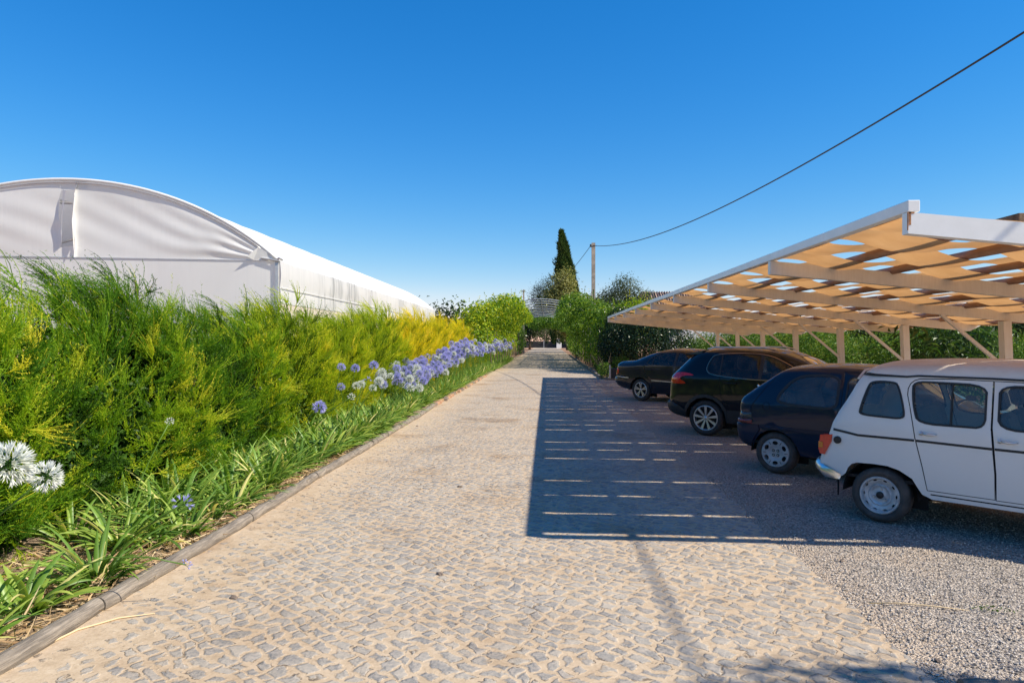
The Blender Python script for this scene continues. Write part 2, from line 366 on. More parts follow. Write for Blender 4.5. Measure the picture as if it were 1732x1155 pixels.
def paint(name, col, dust=0.0, dust_refl_c=(.42, .34, .27), coat=1.0, rough=.35):
    m, t, b = new_mat(name); co = N(t, 'ShaderNodeTexCoord').outputs['Object']
    n = noise_n(t, co, 2.2, 5, .6); fine = noise_n(t, co, 40, 3, .6)
    geo = N(t, 'ShaderNodeNewGeometry'); sp = N(t, 'ShaderNodeSeparateXYZ'); t.links.new(geo.outputs['Normal'], sp.inputs[0])
    up = maprange(t, sp.outputs[2], .15, .9, .12, 1)       # more dust on upward faces; on the white car also painted cloth reflection
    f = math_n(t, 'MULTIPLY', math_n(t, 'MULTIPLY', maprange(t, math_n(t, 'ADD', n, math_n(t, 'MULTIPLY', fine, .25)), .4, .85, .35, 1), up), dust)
    c = mixc(t, f, col, dust_refl_c); t.links.new(c, b.inputs['Base Color'])
    b.inputs['Coat Weight'].default_value = coat; b.inputs['Specular IOR Level'].default_value = .12; b.inputs['Coat IOR'].default_value = 1.36
    t.links.new(maprange(t, f, 0, 1, .03, .5), b.inputs['Coat Roughness']); t.links.new(maprange(t, f, 0, 1, rough, .8), b.inputs['Roughness'])
    return m
M['paint_white'] = paint('white_car_paint', (.80, .78, .74), .85, (.52, .40, .30), .5, .4)  # tan on upward faces: dust plus the shade cloth's reflection painted in
M['paint_blue'] = paint('navy_car_paint', (.003, .016, .044), .08, (.10, .11, .13), .8)
M['paint_black'] = paint('black_car_paint', (.002, .004, .009), .02, (.16, .13, .12), 1.0)
M['paint_merc'] = paint('dark_blue_car_paint', (.006, .010, .020), .10, (.16, .13, .12), 1.0)
M['plastic'] = simple('bumper_plastic', (.022, .024, .028), .55, 0, .2, 10)
M['bumper_blue'] = paint('dusty_navy_bumper', (.014, .022, .045), .3, (.11, .12, .13), .3, .5)
def glass_mat(name, tint, refl=1.0, dust=(.01, .10)):
    m, t, b = new_mat(name); t.nodes.remove(b); out = [n for n in t.nodes if n.type == 'OUTPUT_MATERIAL'][0]
    tr = N(t, 'ShaderNodeBsdfTransparent'); tr.inputs[0].default_value = (*tint, 1)
    g = N(t, 'ShaderNodeBsdfGlossy'); g.inputs['Roughness'].default_value = .02
    fr = N(t, 'ShaderNodeFresnel'); fr.inputs[0].default_value = 1.5
    dn = noise_n(t, objco(t), 5, 4); df = N(t, 'ShaderNodeBsdfDiffuse'); df.inputs[0].default_value = (.4, .37, .33, 1)
    m1 = N(t, 'ShaderNodeMixShader'); t.links.new(math_n(t, 'MULTIPLY', fr.outputs[0], refl, clamp=True), m1.inputs[0]); t.links.new(tr.outputs[0], m1.inputs[1]); t.links.new(g.outputs[0], m1.inputs[2])
    m2 = N(t, 'ShaderNodeMixShader'); t.links.new(maprange(t, dn, .4, .8, *dust), m2.inputs[0]); t.links.new(m1.outputs[0], m2.inputs[1]); t.links.new(df.outputs[0], m2.inputs[2])
    t.links.new(m2.outputs[0], out.inputs[0]); return m
M['glass'] = glass_mat('car_glass', (.62, .70, .68), 1.3); M['glass_dusty'] = glass_mat('dusty_glass', (.62, .70, .70), 2.0, (.05, .20)); M['glass_dark'] = glass_mat('privacy_glass', (.10, .11, .12), 1.2)
# foliage
M['hedge_green'] = leaf_mat('hedge_green', [(0, (.025, .06, .012)), (.36, (.10, .23, .016)), (.68, (.30, .43, .020)), (1, (.75, .66, .06))], .42, .05)
M['hedge_lime'] = leaf_mat('hedge_lime', [(0, (.05, .10, .012)), (.35, (.20, .30, .016)), (.7, (.46, .52, .02)), (1, (.75, .62, .05))], .42, .05)
M['hedge_yellow'] = leaf_mat('hedge_yellow', [(0, (.14, .17, .012)), (.35, (.48, .45, .018)), (.7, (.78, .64, .025)), (1, (.90, .66, .08))], .42, .05)
M['agap'] = leaf_mat('strap_leaf', [(0, (.035, .09, .02)), (.45, (.16, .29, .04)), (.85, (.46, .54, .11)), (1, (.78, .68, .28))], .34, .16, .4)
M['vine'] = leaf_mat('vine_leaf', [(0, (.03, .08, .01)), (.4, (.13, .25, .014)), (.7, (.42, .47, .02)), (1, (.75, .60, .03))], .4, .08)
M['vine_shaded'] = leaf_mat('vine_leaf_shaded', [(0, (.02, .05, .01)), (.45, (.08, .17, .014)), (.8, (.24, .34, .03)), (1, (.55, .50, .06))], .35, .1)  # darker copy of the vine leaf; right side's shade put into the colour
M['darkleaf'] = leaf_mat('dark_leaf', [(0, (.006, .014, .006)), (.6, (.02, .045, .012)), (1, (.08, .12, .03))], .15, .16, .3)
M['citrus'] = leaf_mat('orchard_leaf', [(0, (.02, .05, .01)), (.5, (.08, .17, .016)), (.85, (.24, .33, .035)), (1, (.50, .48, .08))], .22, .1)
M['loquat'] = leaf_mat('broad_leaf', [(0, (.02, .05, .015)), (.5, (.05, .11, .025)), (1, (.25, .32, .12))], .3, .14)
M['olive'] = leaf_mat('olive_leaf', [(0, (.03, .042, .025)), (.5, (.085, .11, .055)), (1, (.20, .22, .11))], .25, .08)
M['oliveyellow'] = leaf_mat('pale_olive_leaf', [(0, (.09, .10, .03)), (.5, (.26, .26, .09)), (1, (.62, .58, .26))], .3, .08)
M['cypress'] = leaf_mat('cypress_leaf', [(0, (.016, .04, .012)), (.6, (.06, .11, .03)), (1, (.15, .20, .05))], .15, .05)
M['far'] = leaf_mat('far_leaf', [(0, (.02, .04, .018)), (.6, (.05, .08, .03)), (1, (.10, .14, .05))], .2, .05)
M['petal_blue'] = leaf_mat('blue_petal', [(0, (.24, .24, .58)), (.5, (.47, .47, .82)), (1, (.80, .80, .95))], .35, .03, tscale=1.1)
M['petal_white'] = leaf_mat('white_petal', [(0, (.62, .66, .50)), (.6, (.80, .82, .78)), (1, (.86, .87, .86))], .35, .03, tscale=1.)
for k in ('petal_blue', 'petal_white'):   # petals transmit their own colour
    for n in M[k].node_tree.nodes:
        if n.type == 'MIX': n.inputs[7].default_value = (1, 1, 1.05, 1)
M['straw'] = leaf_mat('dry_straw', [(0, (.22, .13, .075)), (.5, (.52, .36, .20)), (1, (.78, .62, .40))], .15, .03)
M['bark'] = simple('bark', (.14, .10, .07), .9, 0, .35, 12, bs=.6)
M['stone'] = simple('stone', (.21, .16, .125), .9, 0, .4, 20, bs=.5)

# ------------------------------------------------------------------ ground
def sheet(name, x0, x1, y0, y1, z, mat, kind='structure', nx=1, ny=1, edge=None):
    vs = []; fs = []
    for j in range(ny+1):
        for i in range(nx+1):
            y = y0+(y1-y0)*j/ny; a = x0; b_ = x1
            if edge: b_ = edge(y)
            vs.append((a+(b_-a)*i/nx, y, z))
    for j in range(ny):
        for i in range(nx):
            q = j*(nx+1)+i; fs.append((q, q+1, q+nx+2, q+nx+1))
    o = link(name, npmesh(name, vs, fs, mat)); o['kind'] = kind; return o
sheet('ground', -1500, 1500, -1500, 1500, -.012, M['soil'])
sheet('parking_gravel', 1.4, 10.4, -12, 33, -.004, M['gravel'])
_r = random.Random(3)
def redge(y):
    n = noise.noise(Vector((y*1.7, 3.1, 0)))*.10 + noise.noise(Vector((y*6, 9.1, 0)))*.05
    base = 2.02 if y < 31 else 2.45 + (y-31)*.003
    if y < 5.0: base -= (5.0-y)*.02
    return base + n
sheet('cobbled_road', -3.0, 2.0, -12, 34, 0.004, M['cobble'], ny=460, edge=redge)
sheet('road', -3.0, 2.6, 34, 300, 0.003, M['cobble'], ny=60, edge=lambda y: 2.45+(y-34)*.003)
sheet('planting_bed', -6.0, -2.96, -6, 75, 0.002, M['mulch'])

# ------------------------------------------------------------------ carport
S = 3.25; Y0 = 5.455; XF = 2.78; XB = 9.3; XP = 7.75; NR = 9; ZT = 2.755; SLP = .10
def zr(x): return ZT - SLP*(x-XF)                     # top of the rafters
def carport():
    T = empty('carport', (XF, Y0, 0))
    tag(T, 'long cream steel carport roofed with woven tan shade cloth strips over the parked cars', 'carport')
    T.location = (0, 0, 0)
    # front channel along the road, in butted lengths
    y = Y0 - .045; yend = Y0 + S*(NR-1) + .05; k = 0
    rr = random.Random(5)
    while y < yend-.01:
        y2 = min(y + 1.62, yend); m = MB(); h = .088
        zc = ZT + .003 + h/2
        m.box((XF+.045, (y+y2)/2, zc + rr.uniform(-.003, .003)), (.09, y2-y-.004, h), bev=.004)
        m.obj('front_beam', M['fascia'], T); y = y2
    for k in range(NR):
        yy = Y0 + S*k; sag = rr.uniform(-.012, .012)
        m = MB(); hh = .165; L = XB-XF; ang = math.atan(SLP)
        xs = [XF, XF+L-.20, XF+L]
        prof = [(XF, zr(XF)), (XB, zr(XB)), (XB, zr(XB)-.03), (XB-.22, zr(XB-.22)-hh), (XF, zr(XF)-hh)]
        w = .045
        vs = [(px, yy-w, pz) for px, pz in prof] + [(px, yy+w, pz) for px, pz in prof]
        n5 = 5
        m.add(vs, [(4, 3, 2, 1, 0), (5, 6, 7, 8, 9)] + [(i, (i+1) % n5, n5+(i+1) % n5, n5+i) for i in range(n5)])
        r_ = m.obj('rafter', M['beam'] if k else M['fascia'], T)
        if k == 0:
            r_['label'] = 'bright white rust-edged front rafter'
            q = MB(); q.box((XF-.0025, yy-w+.002, ZT-.07), (.004, .012, .14)); q.box((XF+.012, yy-w-.0015, ZT-.05), (.016, .003, .10)); q.box((XF+.02, yy-w-.0015, ZT-.006), (.05, .003, .012))
            q.obj('rust_patch', M['rust'], T)
        if k == 0: posts = False
        # post + diagonal brace
        m = MB(); zt = zr(XP)-hh-.002
        m.bar((XP+.07, yy, -.02), (XP-.02, yy, zt), .13, .15, up=(0, 1, 0))
        p_ = m.obj('post', M['beam'], T)
        m = MB(); m.bar((XP-.055, yy-.02, 1.33), (XP-1.08, yy-.02, zr(XP-1.08)-hh+.004), .05, .055, up=(0, 1, 0)); m.obj('brace', M['beam'], T)
    # lengthwise round poles resting on the rafters
    px = [XF + .79 + .70*i for i in range(9)]
    for i, x in enumerate(px):
        for seg in range(4):
            a = Y0 + seg*2*S + (.05 if seg == 0 else .03); b = a + 2*S - .06; m = MB(); pts = []; rs = []
            for j in range(7):
                yy = a+(b-a)*j/6; e0 = seg == 0 and j == 0; pts.append((x + rr.uniform(-.012, .012), yy, zr(x)+(-.02 if e0 else .022))); rs.append(.034 if e0 else .046 + rr.uniform(-.004, .004))
            m.tube(pts, rs, 10); m.obj('round_pole', M['polewood'], T, smooth=True)
    # woven strips of shade cloth
    nst = (NR-1)*4; sw = S/4; x0 = XF+.05; dxp = .70
    for i in range(nst):
        A = .055; g0 = rr.uniform(.006, .032); g1 = rr.uniform(.006, .032)
        if i == 0: g0 = .10
        nx = 90; ny = 6; vs = []; fs = []
        ph = i % 2
        for a in range(nx+1):
            x = x0 + (XB-.05-x0)*a/nx
            kx = (x-px[0])/dxp
            wv = math.cos(math.pi*(kx+ph)); wv = math.copysign(abs(wv)**.8, wv)
            if x < px[0]: wv *= max(0, (x-x0)/(px[0]-x0))**.5
            for b in range(ny+1):
                v = b/ny; y = Y0 + sw*i + g0 + (sw-g0-g1)*v
                edge_in = .012*math.sin(a*.9+i)*(1-2*v)*.5
                fade = min(1., .15+abs(y-Y0)/.5) if i == 0 else 1.
                zz = zr(x) + (.026 if fade == 1. else .012+.014*fade) + A*wv*fade + .012*math.sin(math.pi*v) * (1 if wv > 0 else -1) + .004*math.sin(x*9+i*2+v*4)
                vs.append((x, y+edge_in*(abs(1-2*v)), zz))
        for a in range(nx):
            for b in range(ny):
                q = a*(ny+1)+b; fs.append((q, q+ny+1, q+ny+2, q+1))
        link('shade_cloth_strip', npmesh('shade_cloth_strip', vs, fs, M['fabric'], smooth=True), T)
    # cloth edge turned up over the near end
    return T
carport()
m = MB(); m.box((4.15, 5.95, 2.74), (.62, .36, .13), bev=.006)
blk = m.obj('stone_block', soil_mat('speckled_stone', [(.10, .07, .05), (.24, .17, .12), (.42, .36, .28)], 14)); tag(blk, 'speckled brown stone block sitting on top of the carport near its front corner', 'block')

# ------------------------------------------------------------------ greenhouse
def greenhouse():
    T = empty('greenhouse', (-6.2, 15.5, 0), R(1.5)); tag(T, 'white plastic greenhouse with an arched gable roof behind the hedge', 'greenhouse')
    HW = 4.3; EV = 3.60; RISE = 1.70; LEN = 26.; rr = random.Random(2)
    def arc(u):  # u in 0..1 from right eave to left eave
        # circular arc through eaves and apex
        Rr = (HW*HW+RISE*RISE)/(2*RISE); a0 = math.asin(HW/Rr); a = a0*(1-2*u)
        return (-HW + Rr*math.sin(a), EV + Rr*math.cos(a) - (Rr-RISE))
    # local frame: right eave at x=0, apex at x=-HW
    n = 48
    pts = [arc(i/n) for i in range(n+1)]
    # gable film with a torn vertical slit: columns clipped left and right of the slit
    def gable(xa, xb, name):
        vs = []; fs = []; cols = 70; rows = 26
        for i in range(cols+1):
            x = xa+(xb-xa)*i/cols
            for j in range(rows+1):
                # find roof height at x
                Rr = (HW*HW+RISE*RISE)/(2*RISE); zt = EV + math.sqrt(max(0, Rr*Rr-(x+HW)**2)) - (Rr-RISE)
                z = EV + (zt-EV-.02)*j/rows
                xx = x
                t_ = j/rows
                if name == 'l' and i == cols: xx += .05*math.sin(t_*7)+.09*t_ - .05*(t_ > .9)
                if name == 'r' and i == 0: xx += .06*math.sin(t_*5+1)+.16*t_**2
                bul = .06*math.sin(math.pi*j/rows)*math.sin(x*1.3) + .02*math.sin(x*5+j*.7)*math.sin(math.pi*j/rows)
                ang_ = math.atan2(z-EV, max(.05, -x)); rd_ = math.hypot(x, z-EV); bul += .038*math.sin(ang_*34)*math.exp(-((rd_-1.1)/1.0)**2) + .012*math.sin(ang_*19+2)*math.exp(-((rd_-2.4)/1.2)**2)
                vs.append((xx, bul*.5 - (.05 if (name == 'r' and i == 0) else 0), z))
        for i in range(cols):
            for j in range(rows):
                q = i*(rows+1)+j; fs.append((q, q+rows+1, q+rows+2, q+1))
        return npmesh('g', vs, fs, M['film_gable'], smooth=True)
    slit = -HW-.12
    g1 = link('gable_film', gable(-2*HW, slit-.20, 'l'), T); g2 = link('gable_film', gable(slit+.10, 0, 'r'), T)
    # piece closing the slit above and below (slit spans 12%..88% of the height)
    m = MB(); m.add([(slit-.2, .012, EV), (slit+.3, .012, EV), (slit+.28, .012, EV+.28), (slit-.16, .012, EV+.22)], [(0, 1, 2, 3)])
    m.obj('gable_patch', M['film_gable'], T); m = MB(); m.add([(slit-.15, .012, EV+RISE-.22), (slit+.4, .012, EV+RISE-.18), (slit+.4, .012, EV+RISE-.01), (slit-.15, .012, EV+RISE-.01)], [(0, 1, 2, 3)])
    m.obj('gable_patch', M['film_gable'], T)
    m = MB(); m.tube([(slit-.3, .25, EV+.35), (slit+.5, .25, EV+.62)], .03, 6); m.tube([(slit-.3, .25, EV+1.25), (slit+.5, .25, EV+1.25)], .03, 6); m.tube([(slit-.3, .25, EV+1.3), (slit+.5, .25, EV+1.12)], .022, 6)
    m.obj('inner_truss', M['galv'], T)
    m = MB(); v0 = [(slit-.15, .02, EV+.3), (slit-.10, -.02, EV+.3), (slit-.02, -.10, EV+1.45), (slit-.12, .02, EV+1.5)]
    m.add([(slit-.14, .01, EV+.22), (slit-.06, -.10, EV+.30), (slit-.02, -.14, EV+.9), (slit+.02, -.09, EV+1.45), (slit-.10, .01, EV+1.5), (slit-.13, .01, EV+.9)], [(0, 1, 2, 5), (5, 2, 3, 4)])
    m.add([(slit+.13, .01, EV+.35), (slit+.20, -.13, EV+.12), (slit+.16, -.12, EV+.8), (slit+.2, -.1, EV+1.4), (slit+.16, .01, EV+1.42), (slit+.12, .01, EV+.9)], [(0, 1, 2, 5), (5, 2, 3, 4)])
    m.obj('torn_flap', M['film'], T)
    # front wall below the eave
    def wall(x0, x1, z0, z1, name, mat, y=0, nx=30, wr=.02):
        vs = []; fs = []
        for i in range(nx+1):
            for j in range(7):
                x = x0+(x1-x0)*i/nx; vs.append((x, y + wr*math.sin(i*1.3)*math.sin(math.pi*j/6)*(.5+.5*math.sin(i*.37)), z0+(z1-z0)*j/6))
        for i in range(nx):
            for j in range(6): q = i*7+j; fs.append((q, q+7, q+8, q+1))
        return link(name, npmesh(name, vs, fs, mat, smooth=True), T)
    wall(-2*HW, 0, .0, EV-.012, 'front_wall', M['film_gable'])
    # roof shell, sagging slightly between hoops
    vs = []; fs = []; ny = 52
    for j in range(ny+1):
        y = .03 + LEN*j/ny; dip = .035*abs(math.sin(math.pi*y/2.0))
        for i in range(n+1):
            x, z = arc(i/n); nx_ = (x+HW)/HW
            vs.append((x - nx_*dip*.3, y, z-dip + .012))
    for j in range(ny):
        for i in range(n): q = j*(n+1)+i; fs.append((q, q+1, q+n+2, q+n+1))
    link('roof_film', npmesh('roof_film', vs, fs, M['film'], smooth=True), T)
    # gable hoop, purlins
    m = MB(); m.tube([(x, -.03, z+.02) for x, z in pts], .035, 8); m.obj('end_hoop', M['film'], T, smooth=True)
    m = MB(); m.tube([(x, -.045, z-.05) for x, z in pts[2:-2]], .012, 6); m.obj('clamp_profile', M['galv'], T, smooth=True)
    m = MB(); m.bar((0.0, -.015, EV+.0), (-2*HW, -.015, EV+.0), .012, .012); m.obj('eave_profile', M['galv'], T)
    # side wall: gutter band, white band, tan band
    def side(z0, z1, name, mat, x=0, belly=0):
        vs = []; fs = []; nn = 100
        for i in range(nn+1):
            y = LEN*i/nn; dip = .03*abs(math.sin(math.pi*y/2.0))
            for j in range(6):
                v = j/5; vs.append((x + belly*math.sin(math.pi*v) - dip*.5*math.sin(math.pi*v), y, z0+(z1-z0)*v))
        for i in range(nn):
            for j in range(5): q = i*6+j; fs.append((q, q+6, q+7, q+1))
        return link(name, npmesh(name, vs, fs, mat, smooth=True), T)
    side(2.98, EV+.01, 'side_curtain', M['film_side'], .03, .03); side(2.62, 3.0, 'side_wall', M['film_side'], .03, .02)
    side(0, 2.64, 'side_wall', M['film_tan'], .015, .02)['label'] = 'beige lower side sheet'
    m = MB(); m.tube([(.07, 0, 2.98), (.07, LEN, 2.98)], .012, 6); m.obj('roll_bar', M['film'], T, smooth=True)
    m = MB(); m.box((-.02, -.02, EV/2), (.07, .07, EV)); m.obj('corner_post', M['galv'], T)
    m = MB()
    m.tube([(-.02, -.05, EV+.02), (.05, -.08, EV+.05), (.10, -.02, EV+.02)], .03, 6); m.tube([(-.35, -.06, EV+.05), (.06, -.08, EV-.02)], .022, 6)
    m.obj('corner_bracket', M['galv'], T)
    m = MB(); m.add([(-.10, -.03, EV-.01), (-.52, -.05, EV+.0), (-.62, -.16, EV+.07), (-.40, -.10, EV+.30), (-.12, -.03, EV+.12)], [(0, 1, 2, 3, 4)])
    m.obj('loose_flap', M['film'], T)
    # far gable
    wall(-2*HW, 0, 0, EV, 'rear_wall', M['film'], LEN)
    # the gable stands askew to the long side: its right end is farther along the road
    for ch in T.children:
        co = np.empty(len(ch.data.vertices)*3, np.float32); ch.data.vertices.foreach_get('co', co); co = co.reshape(-1, 3)
        co[:, 1] += .176*co[:, 0]; ch.data.vertices.foreach_set('co', co.ravel()); ch.data.update()
    return T
greenhouse()

# ------------------------------------------------------------------ cars
def chaikin(p, n=2, closed=True):
    for _ in range(n):
        q = []; L = len(p)
        for i in range(L if closed else L-1):
            a = p[i]; b = p[(i+1) % L]
            q += [(a[0]*.75+b[0]*.25, a[1]*.75+b[1]*.25), (a[0]*.25+b[0]*.75, a[1]*.25+b[1]*.75)]
        p = q if closed else [p[0]]+q+[p[-1]]
    return p
def resample(p, step, closed=True):
    q = []; L = len(p)
    for i in range(L if closed else L-1):
        a = p[i]; b = p[(i+1) % L]; d = math.hypot(b[0]-a[0], b[1]-a[1]); n = max(1, int(math.ceil(d/step)))
        for k in range(n): q.append((a[0]+(b[0]-a[0])*k/n, a[1]+(b[1]-a[1])*k/n))
    if not closed: q.append(p[-1])
    return q
def inside(pt, poly):
    x, y = pt; c = False; j = len(poly)-1
    for i in range(len(poly)):
        xi, yi = poly[i]; xj, yj = poly[j]
        if (yi > y) != (yj > y) and x < (xj-xi)*(y-yi)/(yj-yi)+xi: c = not c
        j = i
    return c
def offset_poly(p, d):
    # outward offset of a closed polygon (d>0 grows)
    A = sum(p[i][0]*p[(i+1) % len(p)][1]-p[(i+1) % len(p)][0]*p[i][1] for i in range(len(p)))
    s = 1 if A > 0 else -1; out = []; n = len(p)
    for i in range(n):
        a = Vector(p[i-1]); b = Vector(p[i]); c = Vector(p[(i+1) % n])
        t1 = (b-a); t2 = (c-b)
        if t1.length < 1e-6 or t2.length < 1e-6: out.append(p[i]); continue
        t1.normalize(); t2.normalize(); nn = Vector((t1.y+t2.y, -(t1.x+t2.x)))
        if nn.length < 1e-6: out.append(p[i]); continue
        nn.normalize(); out.append((b.x+nn.x*d*s, b.y+nn.y*d*s))
    return out
def stroke(p, w):
    # closed polygon around an open polyline
    L = []; Rr = []
    for i in range(len(p)):
        a = Vector(p[max(i-1, 0)]); b = Vector(p[min(i+1, len(p)-1)]); t = (b-a).normalized(); n = Vector((-t.y, t.x))*w/2
        L.append((p[i][0]+n.x, p[i][1]+n.y)); Rr.append((p[i][0]-n.x, p[i][1]-n.y))
    return L + Rr[::-1]
def panel(outline, regions, step):
    """constrained triangulation; returns verts, tris, region index per tri (len(regions) = remainder)"""
    vs = []; es = []
    def addp(p):
        b = len(vs); vs.extend([Vector(q) for q in p]); n = len(p); es.extend([(b+i, b+(i+1) % n) for i in range(n)])
    addp(outline)
    for r_ in regions: addp(r_['poly'])
    xs = [p[0] for p in outline]; zs = [p[1] for p in outline]
    x = min(xs); row = 0
    while x < max(xs):
        z = min(zs)+(row % 2)*step/2
        while z < max(zs):
            if inside((x, z), outline): vs.append(Vector((x, z)))
            z += step
        x += step*.87; row += 1
    for off in (.006, .016, .035, .06):
        for p in offset_poly(outline, -off):
            if inside(p, outline): vs.append(Vector(p))
    ov, oe, of, _, _, _ = delaunay_2d_cdt(vs, es, [], 0, 1e-5)
    tris = []; reg = []
    for f in of:
        c = (sum(ov[i].x for i in f)/3, sum(ov[i].y for i in f)/3)
        if not inside(c, outline): continue
        rid = len(regions)
        for k, r_ in enumerate(regions):
            if inside(c, r_['poly']): rid = k; break
        tris.append(tuple(f)); reg.append(rid)
    return [(p.x, p.y) for p in ov], tris, reg
def car(name, label, o, ang, w_wheel, C_):
    top, under = C_['top'], C_['under']           # open chains: rear-bottom over the roof to front-bottom; back underneath
    top = resample(top, .07, False); nt = len(top)
    outl = top + resample([top[-1]]+under+[top[0]], .07, False)[1:-1]
    W0 = C_['w']; belt = C_['belt']; tumble = C_['tumble']; uc, half = C_['plan']
    def W(u, z):
        y = W0
        if z > belt: y -= tumble*(z-belt) + .12*(z-belt)**2
        y -= .10*max(0, (belt-.30)-z)**2*2
        y -= C_.get('side', 0)*math.exp(-((z-(belt-.12))/.05)**2)
        e = max(0, abs(u-uc)-half); y -= C_.get('taper', .35)*e*e
        return y
    # distance to outline, with local rounding radius / depth
    segs = []
    for i in range(nt-1):
        a = top[i]; b = top[i+1]; mz = (a[1]+b[1])/2; mu = (a[0]+b[0])/2
        if mz > C_['roofz']: r_, d_ = C_['r_roof']
        elif mu < uc: r_, d_ = C_['r_rear']
        else: r_, d_ = C_['r_front']
        segs.append((a, b, r_, d_))
    # smooth radii along the chain
    for _ in range(3):
        segs = [(s_[0], s_[1], (segs[max(i-1, 0)][2]+s_[2]+segs[min(i+1, len(segs)-1)][2])/3, (segs[max(i-1, 0)][3]+s_[3]+segs[min(i+1, len(segs)-1)][3])/3) for i, s_ in enumerate(segs)]
    SA = np.array([s_[0] for s_ in segs]); SB = np.array([s_[1] for s_ in segs]); SR = np.array([s_[2] for s_ in segs]); SD = np.array([s_[3] for s_ in segs])
    def yy(u, z):
        p = np.array((u, z)); ab = SB-SA; t = np.clip(((p-SA)*ab).sum(1)/np.maximum((ab*ab).sum(1), 1e-9), 0, 1)
        d = np.hypot(*(SA+ab*t[:, None]-p).T)
        q = d/SR; k = np.argmin(q)
        y = W(u, z)
        # smooth blend of depth around nearest
        w = 1/(d+.02)**3; dep = (SD*w).sum()/w.sum()
        if q[k] < 1: y -= dep*(1-math.sqrt(max(0, 1-(1-q[k])**2)))
        return y
    regs = C_['regions']
    vs, tris, reg = panel(outl, regs, C_.get('step', .075))
    Y = [yy(u, z) for u, z in vs]
    T = empty(name, (o[0] + w_wheel*(-math.sin(ang)), o[1] + w_wheel*math.cos(ang), 0), ang); tag(T, label, 'car')
    inner = empty('pose', (0, 0, 0)); bpy.data.objects.remove(inner)
    made = {}
    order = sorted(set(reg))
    def extract(ids, sgn, off, name_, mats, parent, matidx=None, smooth=True):
        mp = {}; v = []; f = []; mi = []
        for t_, r_ in zip(tris, reg):
            if r_ not in ids: continue
            ff = []
            for i in t_:
                if i not in mp: mp[i] = len(v); v.append((vs[i][0], -sgn*(Y[i]+off), vs[i][1]))
                ff.append(mp[i])
            f.append(ff if sgn > 0 else ff[::-1]); mi.append(matidx.get(r_, 0) if matidx else 0)
        if not f: return None
        me = npmesh(name_, v, f, mats, smooth=smooth, mi=mi); return link(name_, me, parent)
    body_ids = {len(regs)}; matidx = {}; mats = [M[C_['paint']]]
    for k, r_ in enumerate(regs):
        if r_['part'] == 'body':
            body_ids.add(k)
            if M[r_['mat']] not in mats: mats.append(M[r_['mat']])
            matidx[k] = mats.index(M[r_['mat']])
    b1 = extract(body_ids, 1, 0, 'body', mats, None, matidx); b2 = extract(body_ids, -1, 0, 'body', mats, None, matidx)
    # cap between the two sides
    capv = []; capf = []; capm = []; ncr = 12
    glassf = []
    segmat = []
    for i in range(nt-1):
        u = (top[i][0]+top[i+1][0])/2; z = (top[i][1]+top[i+1][1])/2; g = 0
        for (za, zb, side_) in C_['capglass']:
            if za < z < zb and ((u < uc) == (side_ == 'rear')): g = 1
        segmat.append(g)
    for i in range(nt):
        a = Vector(top[max(i-1, 0)]); b = Vector(top[min(i+1, nt-1)]); t_ = (b-a).normalized(); nrm = Vector((-t_.y, t_.x))
        yh = yy(*top[i])
        for k in range(ncr+1):
            s_ = -1+2*k/ncr; s2 = math.sin(s_*math.pi/2)*.35+s_*.65
            cr = C_['crown']*(1-s2*s2)
            capv.append((top[i][0]+nrm.x*cr, s2*yh, top[i][1]+nrm.y*cr))
    for i in range(nt-1):
        for k in range(ncr):
            q = i*(ncr+1)+k; f = (q, q+1, q+ncr+2, q+ncr+1)
            if segmat[i] and 0 < k < ncr-1: glassf.append(f)
            else: capf.append(f); capm.append(mats.index(M[C_['roofmat']]) if (C_.get('roofmat') and (top[i][1] > C_['roofz'])) else 0)
    used = capf
    bm_v = capv
    cap = npmesh('cap', bm_v, used, mats, smooth=True, mi=capm); capo = link('cap', cap)
    # join body halves and cap into one mesh
    import bmesh
    bm = bmesh.new(); 
    for o_ in (b1, b2, capo): bm.from_mesh(o_.data)
    bmesh.ops.remove_doubles(bm, verts=bm.verts, dist=.0008)
    loose = [v for v in bm.verts if not v.link_faces]; bmesh.ops.delete(bm, geom=loose, context='VERTS')
    bmesh.ops.recalc_face_normals(bm, faces=bm.faces)
    me = bpy.data.meshes.new('body'); bm.to_mesh(me); bm.free()
    for mm in mats: me.materials.append(mm)
    for o_ in (b1, b2, capo): bpy.data.objects.remove(o_)
    me.polygons.foreach_set('use_smooth', [True]*len(me.polygons)); me.set_sharp_from_angle(angle=R(50))
    body = link('body', me, T); made['body'] = body
    if glassf:
        for side_ in ('rear', 'front'):
            sel = [f for f in glassf if (capv[f[0]][0] < uc) == (side_ == 'rear')]
            if not sel: continue
            ids = sorted({i for f in sel for i in f}); mp = {i: k for k, i in enumerate(ids)}
            link('rear_windscreen' if side_ == 'rear' else 'windscreen', npmesh('ws', [(capv[i][0], capv[i][1], capv[i][2]-.006) for i in ids], [[mp[i] for i in f] for f in sel], M[C_['capglassmat']], smooth=True), T)
    # other parts
    objs = {}
    for k, r_ in enumerate(regs):
        if r_['part'] == 'body': continue
        for sgn in (1, -1):
            par = T
            if r_.get('parent') and (r_['parent'], sgn) in objs: par = objs[(r_['parent'], sgn)]
            e = extract({k}, sgn, r_.get('off', 0), r_['part'], M[r_['mat']], par)
            if e is not None:
                objs[(r_.get('id', r_['part']), sgn)] = e
                if r_.get('label'): e['label'] = r_['label']
    made['objs'] = objs
    # wheels
    for (u, sgn) in ((0, 1), (C_['wb'], 1), (0, -1), (C_['wb'], -1)):
        wheel(T, u, sgn, w_wheel, C_)
    # inside: floor, arches, seats
    m = MB(); zf = C_['floor']; x0 = top[0][0]+.12; x1 = top[-1][0]-.15; yw = W0-.10
    m.box(((x0+x1)/2, 0, zf), (x1-x0, 2*(W0-.30), .05))
